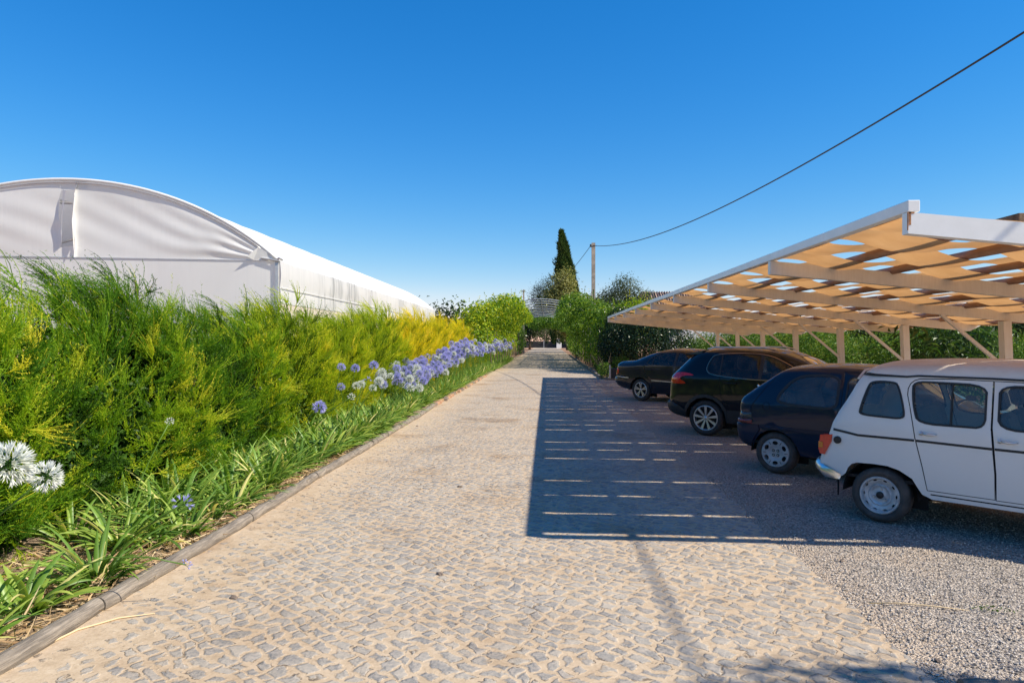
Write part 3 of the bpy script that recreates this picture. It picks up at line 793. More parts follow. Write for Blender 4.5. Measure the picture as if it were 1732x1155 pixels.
    m.box(((.55+C_['wb']-.45)/2, 0, zf+.02), (C_['wb']-1.0, 2*yw, .06))
    for u in (0, C_['wb']):
        rr_ = C_['arch']
        m.box((u, 0, .40), (.5, 1.1*W0, .25))
        for sgn in (1, -1):
            prof = [(rr_*math.cos(a), rr_*math.sin(a)) for a in [math.pi*k/14 for k in range(15)]]
            pv = [(u+p[0], -sgn*(W0-.02), C_['wr']+p[1]+.0) for p in prof] + [(u+p[0], -sgn*(W0-.34), C_['wr']+p[1]) for p in prof]
            m.add(pv, [(i, i+1, 15+i+1, 15+i) for i in range(14)])
            m.add([(u+p[0], -sgn*(W0-.34), C_['wr']+p[1]) for p in prof] + [(u-rr_, -sgn*(W0-.34), .12), (u+rr_, -sgn*(W0-.34), .12)], [tuple(range(17))])
    m.obj('underbody', M['dark'], T)
    if C_.get('cabin'):
        ca, cb, cz = C_['cabin']
        m = MB(); m.box(((ca+cb)/2, 0, cz), (cb-ca, 2*(W0-.06), .03)); m.box((cb+.05, 0, (cz+.9)/2), (.1, 2*(W0-.08), .9-cz+.3)); m.obj('cabin_trim', M['dark'], T)
        for sx in C_['seats']:
            wd = .48
            for sy in ((-.35, .35) if sx != C_['seats'][0] or C_.get('rearseats') else (0,)):
                wdd = wd if sy else 1.1
                m = MB(); Mx = Matrix.Rotation(R(-14), 4, 'Y')
                m.box((sx, sy, cz+.38), (.13, wdd, .62), Mx, bev=.04); m.box((sx+.25, sy, cz+.12), (.5, wdd, .14), bev=.04)
                if sy: m.box((sx-.09, sy, cz+.80), (.09, .24, .17), Mx, bev=.03)
                m.obj('seat_shell', M['seat'], T, auto=40)
    return T, made, yy
def wheel(T, u, sgn, yw, C_):
    r = C_['wr']; rim = C_['rim']; kind = C_['wheel']
    E = link('wheel', None, T, (u, -sgn*yw, r));
    if sgn < 0: E.rotation_euler = (0, 0, math.pi)
    # tyre: local -y is outward
    m = MB(); w = .17
    m.lathe([(rim+.004, .02), (rim+.012, .006), (rim+.03, .0), ((rim+r)/2, -.006), (r-.03, .004), (r-.01, .022), (r, .045), (r, w-.03), (r-.02, w), (rim, w)], 48)
    if kind != 'x':
        for k in range(48):
            a = 2*math.pi*k/48
    t = m.obj('tyre', M[C_.get('tyremat', 'tyre')], E, smooth=True)
    rm = M[C_['rimmat']]
    m = MB(); m.lathe([(rim+.008, .012), (rim, .002), (rim-.012, .004), (rim-.018, .02), (rim-.022, .05), (rim-.03, .12)], 48)
    if kind == 'steel':
        q_ = MB(); q_.v = m.v; q_.f = m.f; q_.m = m.m
        holes = []
        for k in range(10):
            a = 2*math.pi*k/10; c = (rim*.83*math.cos(a), rim*.83*math.sin(a))
            e_ = [(.018*math.cos(b), .008*math.sin(b)) for b in [2*math.pi*j/10 for j in range(10)]]
            ta = a+math.pi/2; holes.append([(c[0]+p[0]*math.cos(ta)-p[1]*math.sin(ta), c[1]+p[0]*math.sin(ta)+p[1]*math.cos(ta)) for p in e_])
        prof = [(0, .030), (rim*.2, .030), (rim*.24, .040), (rim*.44, .042), (rim*.5, .026), (rim*.56, .024), (rim*.62, .040), (rim*.8, .030), (rim*.9, .034), (rim*.97, .045)]
        plate(q_, rim*.965, holes, prof); q = q_.obj('rim', rm, E, auto=35)
        m = MB(); m.lathe([(0, .015), (.028, .015), (.034, .020), (.034, .035)], 20); m.obj('hub_cap', M['black_rubber'], E, smooth=True)
        m = MB()
        for k in range(3):
            a = 2*math.pi*(k/3+.22); m.lathe([(0, .018), (.009, .018), (.012, .03), (.012, .04)], 6, c=(rim*.34*math.cos(a), 0, rim*.34*math.sin(a)))
        m.obj('wheel_nuts', M['galv'], E)
    elif kind == 'cap6':
        q_ = MB(); q_.v = m.v; q_.f = m.f; q_.m = m.m; holes = []
        for k in range(6):
            a = 2*math.pi*(k+.5)/6; c = (rim*.74*math.cos(a), rim*.74*math.sin(a)); ta = a
            e_ = [(.026*math.cos(b), .036*math.sin(b)) for b in [2*math.pi*j/14 for j in range(14)]]
            holes.append([(c[0]+p[0]*math.cos(ta)-p[1]*math.sin(ta), c[1]+p[0]*math.sin(ta)+p[1]*math.cos(ta)) for p in e_])
        prof = [(0, .022), (rim*.45, .022), (rim*.5, .012), (rim*.9, .002), (rim*1.0, .010)]
        plate(q_, rim*.99, holes, prof); q = q_.obj('rim', rm, E, auto=35)
        m = MB()
        for k in range(4):
            a = 2*math.pi*(k+.5)/4; m.lathe([(.0, .012), (.009, .012), (.010, .022)], 10, c=(.042*math.cos(a), 0, .042*math.sin(a)))
        m.obj('wheel_nuts', M['galv'], E)
        m = MB()
        for k in range(4):
            a = 2*math.pi*(k+.5)/4; m.lathe([(.011, .0195), (.019, .0195)], 12, c=(.042*math.cos(a), 0, .042*math.sin(a)))
        for k in range(6):
            a = 2*math.pi*k/6; Mx = Matrix.Rotation(-a, 4, 'Y'); m.box(Mx @ Vector((rim*.80, .0025, 0)), (.045, .004, .005), Mx)
        m.obj('hole_rings', M['dark'], E)
    else:
        m.obj('rim', rm, E, smooth=True)
        m = MB(); ns = C_['spokes']; tw = C_.get('twin', 0)
        for k in range(ns):
            a0 = 2*math.pi*(k+.25*(C_.get('rot', 0)))/ns
            for da in ((0,) if not tw else (-tw, tw)):
                wI, wO = C_['spoke_w'] if not (C_.get('alt') and k % 2) else (C_['spoke_w'][0]*.5, C_['spoke_w'][1]*.5)
                a1 = a0+da*.25; a2 = a0+da
                p0 = Vector((rim*.16*math.cos(a1), 0, rim*.16*math.sin(a1))); p1 = Vector((rim*.975*math.cos(a2), 0, rim*.975*math.sin(a2)))
                d = (p1-p0).normalized(); s_ = Vector((-d.z, 0, d.x))
                v = [p0-s_*wI+Vector((0, .020, 0)), p0+s_*wI+Vector((0, .020, 0)), p1+s_*wO+Vector((0, .006, 0)), p1-s_*wO+Vector((0, .006, 0))]
                v += [q_+Vector((0, .035, 0)) for q_ in v]
                m.add(v, [(0, 1, 2, 3), (4, 7, 6, 5), (0, 4, 5, 1), (1, 5, 6, 2), (2, 6, 7, 3), (3, 7, 4, 0)])
        m.obj('spokes', rm, E)
        m = MB(); m.lathe([(0, .010), (.026, .010), (.034, .016), (.040, .028)], 20); m.obj('hub_cap', rm, E, smooth=True)
    m = MB(); m.lathe([(0, .075), (rim-.02, .075)], 24); 
    m.obj('brake_backing', M['dark'], E)
def plate(mb, rad, holes, prof):
    out = [(rad*math.cos(2*math.pi*k/48), rad*math.sin(2*math.pi*k/48)) for k in range(48)]
    regs = [{'poly': h} for h in holes]
    vs, tris, reg = panel(out, regs, .014)
    def h(x, z):
        r_ = math.hypot(x, z)
        for (a, ha), (b, hb) in zip(prof, prof[1:]):
            if r_ <= b: return ha+(hb-ha)*(r_-a)/max(b-a, 1e-6)
        return prof[-1][1]
    b = len(mb.v); mb.v += [(x, h(x, z), z) for x, z in vs]
    for t_, r_ in zip(tris, reg):
        if r_ == len(regs): mb.f.append([b+i for i in t_][::-1]); mb.m.append(0)
def arc_pts(u, zc, r, a0, a1, n=9):
    return [(u+r*math.cos(R(a0+(a1-a0)*k/(n-1))), zc+r*math.sin(R(a0+(a1-a0)*k/(n-1)))) for k in range(n)]

# --- white boxy hatchback
w1 = chaikin([(-.19, 1.09), (-.185, 1.03), (.03, 1.02), (.22, 1.015), (.225, 1.10), (.16, 1.34), (.11, 1.375), (-.09, 1.375), (-.13, 1.31)], 2)
w2 = chaikin([(.27, 1.26), (.27, 1.385), (.50, 1.385), (.87, 1.375), (.87, 1.20), (.87, .985), (.68, .985), (.33, .985), (.29, 1.12)], 2)
w3 = chaikin([(.95, 1.375), (1.25, 1.375), (1.50, 1.355), (1.60, 1.30), (1.70, 1.12), (1.72, .985), (1.3, .985), (.95, .985), (.95, 1.2)], 2)
rdoor = [(.415, .38), (.375, .60), (.315, .86), (.265, 1.13), (.237, 1.25), (.238, 1.31), (.255, 1.355), (.285, 1.385), (.33, 1.402), (.60, 1.41), (.905, 1.405), (.905, 1.0), (.935, .60), (.935, .38)]
fdoor = [(.945, .375), (.945, .6), (.915, 1.0), (.915, 1.405), (1.45, 1.395), (1.60, 1.36), (1.76, 1.08), (1.80, .95), (1.84, .70), (1.86, .375)]
def inner(p, d=.018): return offset_poly(p, -d)
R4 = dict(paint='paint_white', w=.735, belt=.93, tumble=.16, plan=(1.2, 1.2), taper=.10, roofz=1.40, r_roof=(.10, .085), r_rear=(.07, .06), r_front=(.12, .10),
    crown=.045, wb=2.40, wr=.265, rim=.175, wheel='steel', rimmat='steelrim', tyremat='dustytyre', arch=.34, floor=.30, step=.07, capglassmat='glass',
    top=chaikin([(-.50, .41), (-.575, .46), (-.595, .52), (-.565, .62), (-.50, .79), (-.44, .98), (-.30, 1.22), (-.235, 1.37), (-.18, 1.45), (-.10, 1.50), (.1, 1.53), (.6, 1.55), (1.1, 1.545), (1.45, 1.50), (1.62, 1.43), (1.95, 1.02), (2.1, .985), (2.8, .87), (3.0, .78), (3.06, .6), (3.04, .4), (2.95, .34)], 1, False),
    under=[(2.80, .33), (2.77, .44), (2.68, .56), (2.54, .62), (2.40, .63), (2.24, .60), (2.10, .50), (2.02, .36), (1.96, .30), (.45, .30), (.37, .335), (.33, .40), (.29, .47), (.18, .535), (.08, .562), (-.05, .567), (-.2, .56), (-.25, .54), (-.285, .50), (-.31, .44), (-.35, .405), (-.42, .40)],
    capglass=[(1.02, 1.34, 'rear'), (1.06, 1.40, 'front')], cabin=(-.3, 1.85, .42), seats=[.25, 1.0], rearseats=False,
    regions=[
        dict(poly=inner(w1), part='window', mat='glass_dusty', off=-.012, parent=None), dict(poly=inner(w2), part='window', mat='glass_dusty', off=-.012, parent='rdoor'), dict(poly=inner(w3), part='window', mat='glass_dusty', off=-.012, parent='fdoor'),
        dict(poly=w1, part='window_seal', mat='black_rubber', off=.006), dict(poly=w2, part='window_seal', mat='black_rubber', off=.006, parent='rdoor'), dict(poly=w3, part='window_seal', mat='black_rubber', off=.006, parent='fdoor'),
        dict(poly=stroke([(-.43, .868), (-.19, .832), (.308, .832)], .022), part='trim_strip', mat='black_rubber', off=.004),
        dict(poly=stroke([(.325, .832), (.915, .82)], .022), part='trim_strip', mat='black_rubber', off=.004), dict(poly=stroke([(.935, .82), (1.83, .81), (2.9, .79)], .022), part='trim_strip', mat='black_rubber', off=.004),
        dict(poly=stroke([(-.20, 1.43), (.22, 1.42), (.32, 1.432), (.9, 1.428), (1.45, 1.415), (1.62, 1.36)], .018), part='gutter', mat='black_rubber', off=.008),
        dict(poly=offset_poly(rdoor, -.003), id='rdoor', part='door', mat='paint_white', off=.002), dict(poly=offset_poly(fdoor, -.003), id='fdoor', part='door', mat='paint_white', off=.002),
        dict(poly=offset_poly(rdoor, .006), part='door_gap', mat='dark', off=-.012), dict(poly=offset_poly(fdoor, .006), part='door_gap', mat='dark', off=-.012),
        dict(poly=stroke([(.44, .345), (2.0, .335)], .012), part='sill_crease', mat='dark', off=-.002),
    ])
R4['regions'].sort(key=lambda r_: ['window', 'window_seal', 'trim_strip', 'gutter', 'door', 'door_gap', 'tail_lamp', 'sill_crease'].index(r_['part']))
rW, rm_, ryy = car('white_hatchback', 'old boxy white five-door car with black belt line, nearest of the parked cars', (3.2155, 6.7886), R(-43.08), .72, R4)
# order: window polys are placed before doors so they stay separate
def side_y(yyf, u, z, off): return -(yyf(u, z)+off)
def handle(T, u, z, L=.125, mat='chrome', parent=None):
    y = side_y(ryy, u, z, .01)
    m = MB(); m.lathe([(0, -.014), (.016, -.012), (.020, 0), (.020, .008)], 16, c=(u, y, z)); m.tube([(u+.01, y-.014, z+.004), (u+.05, y-.024, z-.004), (u+L-.02, y-.022, z-.004), (u+L, y-.004, z-.004)], [.009, .011, .008, .006], 8)
    m.obj('door_handle', M[mat], parent or T, smooth=True)
handle(rW, .37, .905, parent=rm_['objs'][('rdoor', 1)]); handle(rW, .975, .895, parent=rm_['objs'][('fdoor', 1)])
m = MB(); y = side_y(ryy, -.385, .765, .0); m.lathe([(0, -.028), (.028, -.028), (.037, -.018), (.037, .01)], 20, c=(-.385, y, .765)); m.obj('fuel_cap', M['black_rubber'], rW, auto=40)
# wrap-round rear bumper
m = MB(); 
path = [(-.36, side_y(ryy, -.36, .45, .03), .405), (-.50, side_y(ryy, -.50, .5, .04), .435), (-.62, -.60, .475), (-.665, -.45, .485), (-.68, 0, .49), (-.665, .45, .485), (-.62, .60, .475), (-.36, .74, .405)]
def bumper(m, path, h, t):
    b = []; n = len(path)
    for i, p in enumerate(path):
        a = Vector(path[max(i-1, 0)]); c = Vector(path[min(i+1, n-1)]); d = (c-a); d.z = 0; d.normalize(); nr = Vector((d.y, -d.x, 0))
        if nr.dot(Vector((-1, 0, 0))) < -.2: nr = -nr
        hh = h*(.55 if i in (0, n-1) else 1); P = Vector(p)
        b.append([P+nr*0+Vector((0, 0, -hh/2)), P+nr*t+Vector((0, 0, -hh*.3)), P+nr*t*1.3, P+nr*t+Vector((0, 0, hh*.3)), P+Vector((0, 0, hh/2))])
    vs = [q for r_ in b for q in r_]; fs = [(i*5+k, i*5+k+1, (i+1)*5+k+1, (i+1)*5+k) for i in range(n-1) for k in range(4)]
    m.add(vs, fs); 
bumper(m, path, .11, .028); m.obj('rear_bumper', M['chrome'], rW, smooth=True)
m = MB(); m.tube([(-.64, -.50, .50), (-.56, -.60, .60), (-.555, -.60, .62)], .008, 6); m.box((-.585, -.635, .655), (.02, .02, .03)); m.obj('overrider_bar', M['chrome'], rW)
m = MB(); m.box((-.395, -.68, .30), (.006, .035, .20)); m.obj('mud_flap', M['black_rubber'], rW)
for sg_ in (1, -1):
    lp = [(-.558, .80), (-.44, .815), (-.445, .745), (-.515, .605), (-.560, .608), (-.575, .66)]; yo = side_y(ryy, -.43, .75, .008)*sg_; yi = yo + .13*sg_; m = MB(); n_l = len(lp)
    m.add([(a, yo, b) for a, b in lp] + [(a-.004, yi, b) for a, b in lp], [tuple(range(n_l)), tuple(range(n_l, 2*n_l))[::-1]] + [(i, (i+1) % n_l, n_l+(i+1) % n_l, n_l+i) for i in range(n_l)])
    lo = m.obj('tail_lamp', M['redlens'], rW, auto=30)
    m = MB(); m.box((-.566, yo+.06*sg_, .70), (.02, .13, .07), bev=.006); m.box((-.548, yo-.003*sg_, .70), (.036, .008, .06), bev=.003); m.obj('indicator_lens', M['amber'], lo)
m = MB()
for uu in (.64, .655): m.box((uu, side_y(ryy, .64, 1.18, .001)-.000, 1.185), (.010, .010, .37), Matrix.Rotation(R(0), 4, 'X'))
# window divider follows the tumblehome
m = MB(); m.bar((.60, side_y(ryy, .60, .995, .004), .995), (.60, side_y(ryy, .60, 1.375, .004), 1.375), .014, .012, up=(0, 1, 0)); m.obj('window_divider', M['black_rubber'], rW)
# raised rear edge of the tailgate / roof seam
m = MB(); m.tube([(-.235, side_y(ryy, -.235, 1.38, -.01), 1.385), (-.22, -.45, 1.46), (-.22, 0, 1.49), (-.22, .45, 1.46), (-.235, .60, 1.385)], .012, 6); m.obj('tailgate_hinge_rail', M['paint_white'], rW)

# --- navy hatchback
bw = chaikin([(.0, 1.0), (.11, 1.17), (.24, 1.29), (.42, 1.335), (.80, 1.335), (.80, 1.1), (.79, .885), (.38, .90), (.06, .925)], 2)
bw2 = chaikin([(.88, 1.335), (1.25, 1.31), (1.42, 1.25), (1.80, .93), (1.82, .87), (1.3, .875), (.87, .885), (.87, 1.1)], 2)
bdoor = [(.83, .30), (.83, 1.0), (.83, 1.37), (1.25, 1.345), (1.45, 1.27), (1.88, .93), (1.9, .6), (1.9, .30)]
BL = dict(paint='paint_blue', w=.81, belt=.90, tumble=.28, plan=(1.2, 1.1), taper=.16, roofz=1.33, r_roof=(.10, .09), r_rear=(.09, .10), r_front=(.2, .18), side=.0,
    crown=.04, wb=2.385, wr=.275, rim=.180, wheel='cap6', rimmat='hubcap', tyremat='dustytyre', arch=.325, floor=.28, capglassmat='glass_dark',
    top=chaikin([(-.31, .30), (-.44, .33), (-.53, .39), (-.57, .5), (-.575, .68), (-.53, .72), (-.53, .88), (-.50, .98), (-.40, 1.06), (-.10, 1.27), (.03, 1.365), (.16, 1.395), (.5, 1.42), (.9, 1.42), (1.25, 1.39), (1.45, 1.33), (2.05, .96), (2.25, .91), (2.9, .80), (3.05, .68), (3.08, .45), (3.0, .29)], 1, False),
    under=[(2.72, .28)] + arc_pts(2.385, .275, .325, 5, 175) + [(2.05, .26), (.335, .27)] + arc_pts(0, .275, .31, 5, 172)[1:],
    capglass=[(1.06, 1.33, 'rear'), (1.0, 1.30, 'front')], cabin=(-.3, 1.9, .4), seats=[.15, 1.05], rearseats=False,
    regions=[dict(poly=inner(bw, .035), part='window', mat='glass_dusty', off=-.004), dict(poly=inner(bw2, .02), part='window', mat='glass', off=-.004, parent='bdoor'),
        dict(poly=bw, part='window_seal', mat='black_rubber', off=.003), dict(poly=bw2, part='window_seal', mat='black_rubber', off=.003, parent='bdoor'),
        dict(poly=[(-.60, .70), (-.60, .80), (-.32, .785), (-.315, .70)], part='tail_lamp', mat='smokelens', off=.006),
        dict(poly=[(-.60, .64), (-.60, .695), (-.316, .695), (-.315, .64)], part='tail_lamp', mat='darkredlens', off=.006, id='tl2'),
        dict(poly=stroke([(-.20, .615), (.4, .60), (.815, .595)], .05), part='rubbing_strip', mat='bumper_blue', off=.010),
        dict(poly=stroke([(.845, .595), (1.88, .585)], .05), part='rubbing_strip', mat='bumper_blue', off=.010),
        dict(poly=stroke([(-.325, .80), (-.31, .90), (-.14, 1.14), (.0, 1.30)], .008), part='panel_gap', mat='dark', off=-.006),
        dict(poly=offset_poly([(-.11+.05*math.cos(2*math.pi*k/20), .885+.055*math.sin(2*math.pi*k/20)) for k in range(20)], -.002), part='fuel_flap', mat='paint_blue', off=.001),
        dict(poly=[(-.11+.053*math.cos(2*math.pi*k/20), .885+.058*math.sin(2*math.pi*k/20)) for k in range(20)], part='panel_gap', mat='dark', off=-.006),
        dict(poly=offset_poly(bdoor, -.003), id='bdoor', part='door', mat='paint_blue', off=.0), dict(poly=offset_poly(bdoor, .004), part='door_gap', mat='dark', off=-.008),
        dict(poly=[(-.7, .1), (-.7, .635), (-.22, .635), (-.205, .56), (-.25, .50), (-.30, .42), (-.33, .25)], part='bumper', mat='bumper_blue', off=.012)])
bC, bm_, byy = car('navy_hatchback', 'dusty navy blue three-door hatchback parked beside the white car', (3.0198, 9.2116), R(-40.1), .78, BL)
m = MB(); m.tube([(-.40, -.30, 1.10), (-.44, -.30, 1.13)], [.012, .018], 8); m.obj('wiper_nozzle', M['chrome'], bC)
m = MB(); m.tube([(.12, -.2, 1.43), (-.12, -.22, 1.56)], .004, 5); m.obj('aerial', M['black_rubber'], bC)
m = MB(); m.box((1.86, -.91, .98), (.12, .16, .11), bev=.03); m.obj('wing_mirror', M['plastic'], bC, auto=40)
m = MB(); m.box((-.60, -.30, .40), (.10, .05, .06)); m.obj('tow_hook', M['dark'], bC)

# --- black suv
sw_ = chaikin([(.0, 1.24), (.065, 1.43), (.13, 1.50), (.45, 1.53), (.80, 1.53), (1.10, 1.50), (1.30, 1.43), (1.62, 1.26), (1.72, 1.13), (1.70, 1.07), (1.0, 1.065), (.48, 1.10), (.23, 1.125), (.07, 1.155)], 2)
def cut(poly, a, b): 
    # keep the x-range of a polygon (simple clip)
    def clip(p, x, keep):
        out = []
        for i in range(len(p)):
            A = p[i]; B = p[(i+1) % len(p)]; ia = (A[0] >= x) == keep; ib = (B[0] >= x) == keep
            if ia: out.append(A)
            if ia != ib: t_ = (x-A[0])/(B[0]-A[0]); out.append((x, A[1]+t_*(B[1]-A[1])))
        return out
    return clip(clip(poly, a, True), b, False)
swi = inner(sw_, .02)
SV = dict(paint='paint_black', w=.87, belt=1.08, tumble=.42, plan=(1.25, 1.2), taper=.14, roofz=1.50, r_roof=(.13, .15), r_rear=(.20, .20), r_front=(.25, .22),
    crown=.04, wb=2.54, wr=.33, rim=.228, wheel='spoke', rimmat='silver', spokes=9, rot=1, spoke_w=(.012, .026), arch=.385, floor=.30, capglassmat='glass_dark',
    top=chaikin([(-.45, .29), (-.70, .33), (-.84, .41), (-.875, .56), (-.80, .66), (-.79, .88), (-.77, 1.07), (-.66, 1.19), (-.40, 1.46), (-.30, 1.52), (-.15, 1.57), (.07, 1.595), (.4, 1.61), (.8, 1.60), (1.22, 1.565), (1.5, 1.48), (1.77, 1.37), (2.2, 1.12), (2.35, 1.07), (3.0, .97), (3.2, .82), (3.26, .5), (3.15, .3)], 1, False),
    under=[(2.96, .30)] + arc_pts(2.54, .33, .385, 0, 180) + [(2.15, .26), (.40, .26)] + arc_pts(0, .33, .385, -5, 183),
    capglass=[(1.18, 1.50, 'rear'), (1.14, 1.46, 'front')], cabin=(-.3, 2.0, .5), seats=[.35, 1.2], rearseats=True,
    regions=[dict(poly=cut(swi, -.1, .26), part='window', mat='glass_dark', off=-.004), dict(poly=cut(swi, .29, .97), part='window', mat='glass_dark', off=-.004, parent='sd1'), dict(poly=cut(swi, 1.03, 1.9), part='window', mat='glass', off=-.004, parent='sd2'),
        dict(poly=sw_, part='window_surround', mat='black_rubber', off=.003),
        dict(poly=offset_poly(sw_, .008), part='chrome_trim', mat='brass', off=.006),
        dict(poly=chaikin([(-.80, 1.03), (-.66, 1.145), (-.44, 1.17), (-.24, 1.135), (-.22, 1.11), (-.44, 1.105), (-.52, 1.04), (-.38, .975), (-.40, .95), (-.62, .945), (-.80, .97)], 1), part='tail_lamp', mat='redlens', off=.006),
        dict(poly=offset_poly([(.44, .38), (.42, .62), (.30, .75), (.28, 1.05), (.28, 1.54), (.99, 1.53), (1.0, 1.0), (1.03, .38)], -.003), id='sd1', part='door', mat='paint_black', off=0),
        dict(poly=offset_poly([(1.035, .38), (1.01, 1.0), (1.0, 1.53), (1.3, 1.46), (1.75, 1.26), (1.82, 1.0), (2.02, .7), (2.05, .38)], -.003), id='sd2', part='door', mat='paint_black', off=0),
        dict(poly=[(.434, .375), (.414, .62), (.295, .75), (.273, 1.05), (.273, 1.545), (1.0, 1.535), (1.3, 1.465), (1.757, 1.263), (1.827, 1.0), (2.027, .7), (2.057, .375)], part='door_gap', mat='dark', off=-.008),
        dict(poly=[(-.9, .1), (-.9, .64), (-.70, .60), (-.5, .52), (-.41, .47), (-.40, .20)], part='bumper', mat='plastic', off=.012),
        dict(poly=[(.36, .2), (.42, .50), (2.1, .50), (2.17, .2)], part='sill', mat='plastic', off=.010),
        dict(poly=arc_pts(0, .33, .44, -10, 190, 20), part='arch_trim', mat='plastic', off=.012), dict(poly=arc_pts(2.54, .33, .44, -10, 190, 20), part='arch_trim', mat='plastic', off=.012)])
SV['regions'][6]['poly'] = offset_poly([(.46, .505), (.42, .62), (.30, .75), (.28, 1.05), (.28, 1.54), (.99, 1.53), (1.0, 1.0), (1.02, .505)], -.003)
SV['regions'][7]['poly'] = offset_poly([(1.03, .505), (1.01, 1.0), (1.0, 1.53), (1.3, 1.46), (1.75, 1.26), (1.82, 1.0), (2.02, .7), (2.05, .505)], -.003)
SV['regions'][8]['poly'] = [(.454, .50), (.414, .62), (.295, .75), (.273, 1.05), (.273, 1.545), (1.0, 1.535), (1.3, 1.465), (1.757, 1.263), (1.827, 1.0), (2.027, .7), (2.057, .50)]
sC, sm_, syy = car('black_suv', 'glossy black crossover with roof spoiler and bright spoked wheels, second from the far end', (2.9253, 12.785), R(-35.1), .84, SV)
def slab(m, pts, z0, z1): pass
m = MB(); m.add([(-.50, -.58, 1.50), (-.12, -.60, 1.575), (-.12, .60, 1.575), (-.50, .58, 1.50), (-.49, -.57, 1.475), (-.20, -.60, 1.50), (-.20, .60, 1.50), (-.49, .57, 1.475), (-.52, 0, 1.535), (-.12, 0, 1.615)],
    [(0, 8, 9, 1), (8, 3, 2, 9), (0, 1, 5, 4), (3, 7, 6, 2), (0, 4, 7, 3, 8), (4, 5, 6, 7)]); m.obj('roof_spoiler', M['paint_black'], sC)
m = MB(); m.tube([(-.05, -.60, 1.60), (.1, -.60, 1.635), (1.0, -.60, 1.635), (1.2, -.60, 1.60)], .014, 8); m.obj('roof_rail', M['chrome'], sC, smooth=True)
m = MB(); m.tube([(-.05, .60, 1.60), (.1, .60, 1.635), (1.0, .60, 1.635), (1.2, .60, 1.60)], .014, 8); m.obj('roof_rail', M['chrome'], sC, smooth=True)
for sx in (.55, 1.55):
    m = MB(); y = side_y(syy, sx, 1.0, .03) if sx > 1 else side_y(syy, sx, 1.0, .03); m.box((sx-.05 if sx < 1 else sx-.25, y, .985), (.18, .03, .03), bev=.008); m.obj('door_handle', M['paint_black'], sC)
m = MB(); m.box((1.80, -1.0, 1.12), (.14, .20, .14), bev=.035); m.obj('wing_mirror', M['paint_black'], sC, auto=40)
m = MB(); m.box((1.80, 1.0, 1.12), (.14, .20, .14), bev=.035); m.obj('wing_mirror', M['paint_black'], sC, auto=40)

# --- dark saloon
mw = chaikin([(.16, 1.055), (.37, 1.31), (.62, 1.415), (1.0, 1.44), (1.30, 1.43), (1.62, 1.38), (2.2, 1.04), (2.2, 1.0), (1.2, 1.035), (.6, 1.05)], 2)
mwi = inner(mw, .02)
MC = dict(paint='paint_merc', w=.885, belt=1.03, tumble=.48, plan=(1.3, 1.5), taper=.14, roofz=1.41, r_roof=(.12, .16), r_rear=(.20, .18), r_front=(.25, .22),
    crown=.035, wb=2.85, wr=.325, rim=.215, wheel='spoke', rimmat='silver', spokes=5, rot=1, twin=.17, spoke_w=(.010, .014), arch=.37, floor=.26, capglassmat='glass_dark',
    top=chaikin([(-.55, .30), (-.88, .35), (-1.07, .46), (-1.11, .65), (-1.03, .69), (-1.02, .8), (-.98, .98), (-.93, 1.08), (-.82, 1.135), (-.43, 1.155), (-.22, 1.19), (.02, 1.30), (.24, 1.39), (.56, 1.465), (.87, 1.50), (1.3, 1.495), (1.6, 1.45), (2.35, 1.03), (2.6, .98), (3.3, .87), (3.55, .72), (3.62, .45), (3.5, .28)], 1, False),
    under=[(3.26, .28)] + arc_pts(2.85, .325, .37, 0, 180) + [(2.45, .23), (.385, .24)] + arc_pts(0, .325, .37, -8, 182),
    capglass=[(1.20, 1.42, 'rear'), (1.06, 1.42, 'front')], cabin=(-.1, 2.2, .45), seats=[.5, 1.4], rearseats=True,
    regions=[dict(poly=cut(mwi, 0, .42), part='window', mat='glass', off=-.004), dict(poly=cut(mwi, .45, 1.14), part='window', mat='glass', off=-.004), dict(poly=cut(mwi, 1.22, 2.3), part='window', mat='glass', off=-.004),
        dict(poly=mw, part='window_surround', mat='black_rubber', off=.003),
        dict(poly=chaikin([(-1.10, .74), (-.99, .95), (-.82, .93), (-.79, .82), (-.86, .73)], 1), part='tail_lamp', mat='redlens', off=.006),
        dict(poly=stroke([(-1.08, .68), (-.40, .66)], .022), part='bumper_strip', mat='silver', off=.008),
        dict(poly=stroke([(.42, .62), (1.16, .60)], .022), part='bumper_strip', mat='silver', off=.008), dict(poly=stroke([(1.2, .60), (2.4, .58)], .022), part='bumper_strip', mat='silver', off=.008),
        dict(poly=stroke([(.43, .30), (.41, .55), (.22, .78), (.13, 1.03)], .008), part='door_gap', mat='dark', off=-.008), dict(poly=stroke([(1.18, .30), (1.18, 1.03)], .008), part='door_gap', mat='dark', off=-.008)])
mC, mm_, myy = car('dark_saloon', 'dark blue-black four-door saloon at the far end of the parked cars', (2.7131, 20.0122), R(-45.1), .85, MC)
m = MB(); m.box((.36, side_y(myy, .36, .915, .02), .915), (.20, .03, .03), bev=.008); m.obj('door_handle', M['paint_merc'], mC)
m = MB(); m.box((1.30, side_y(myy, 1.3, .91, .02), .90), (.20, .03, .03), bev=.008); m.obj('door_handle', M['paint_merc'], mC)

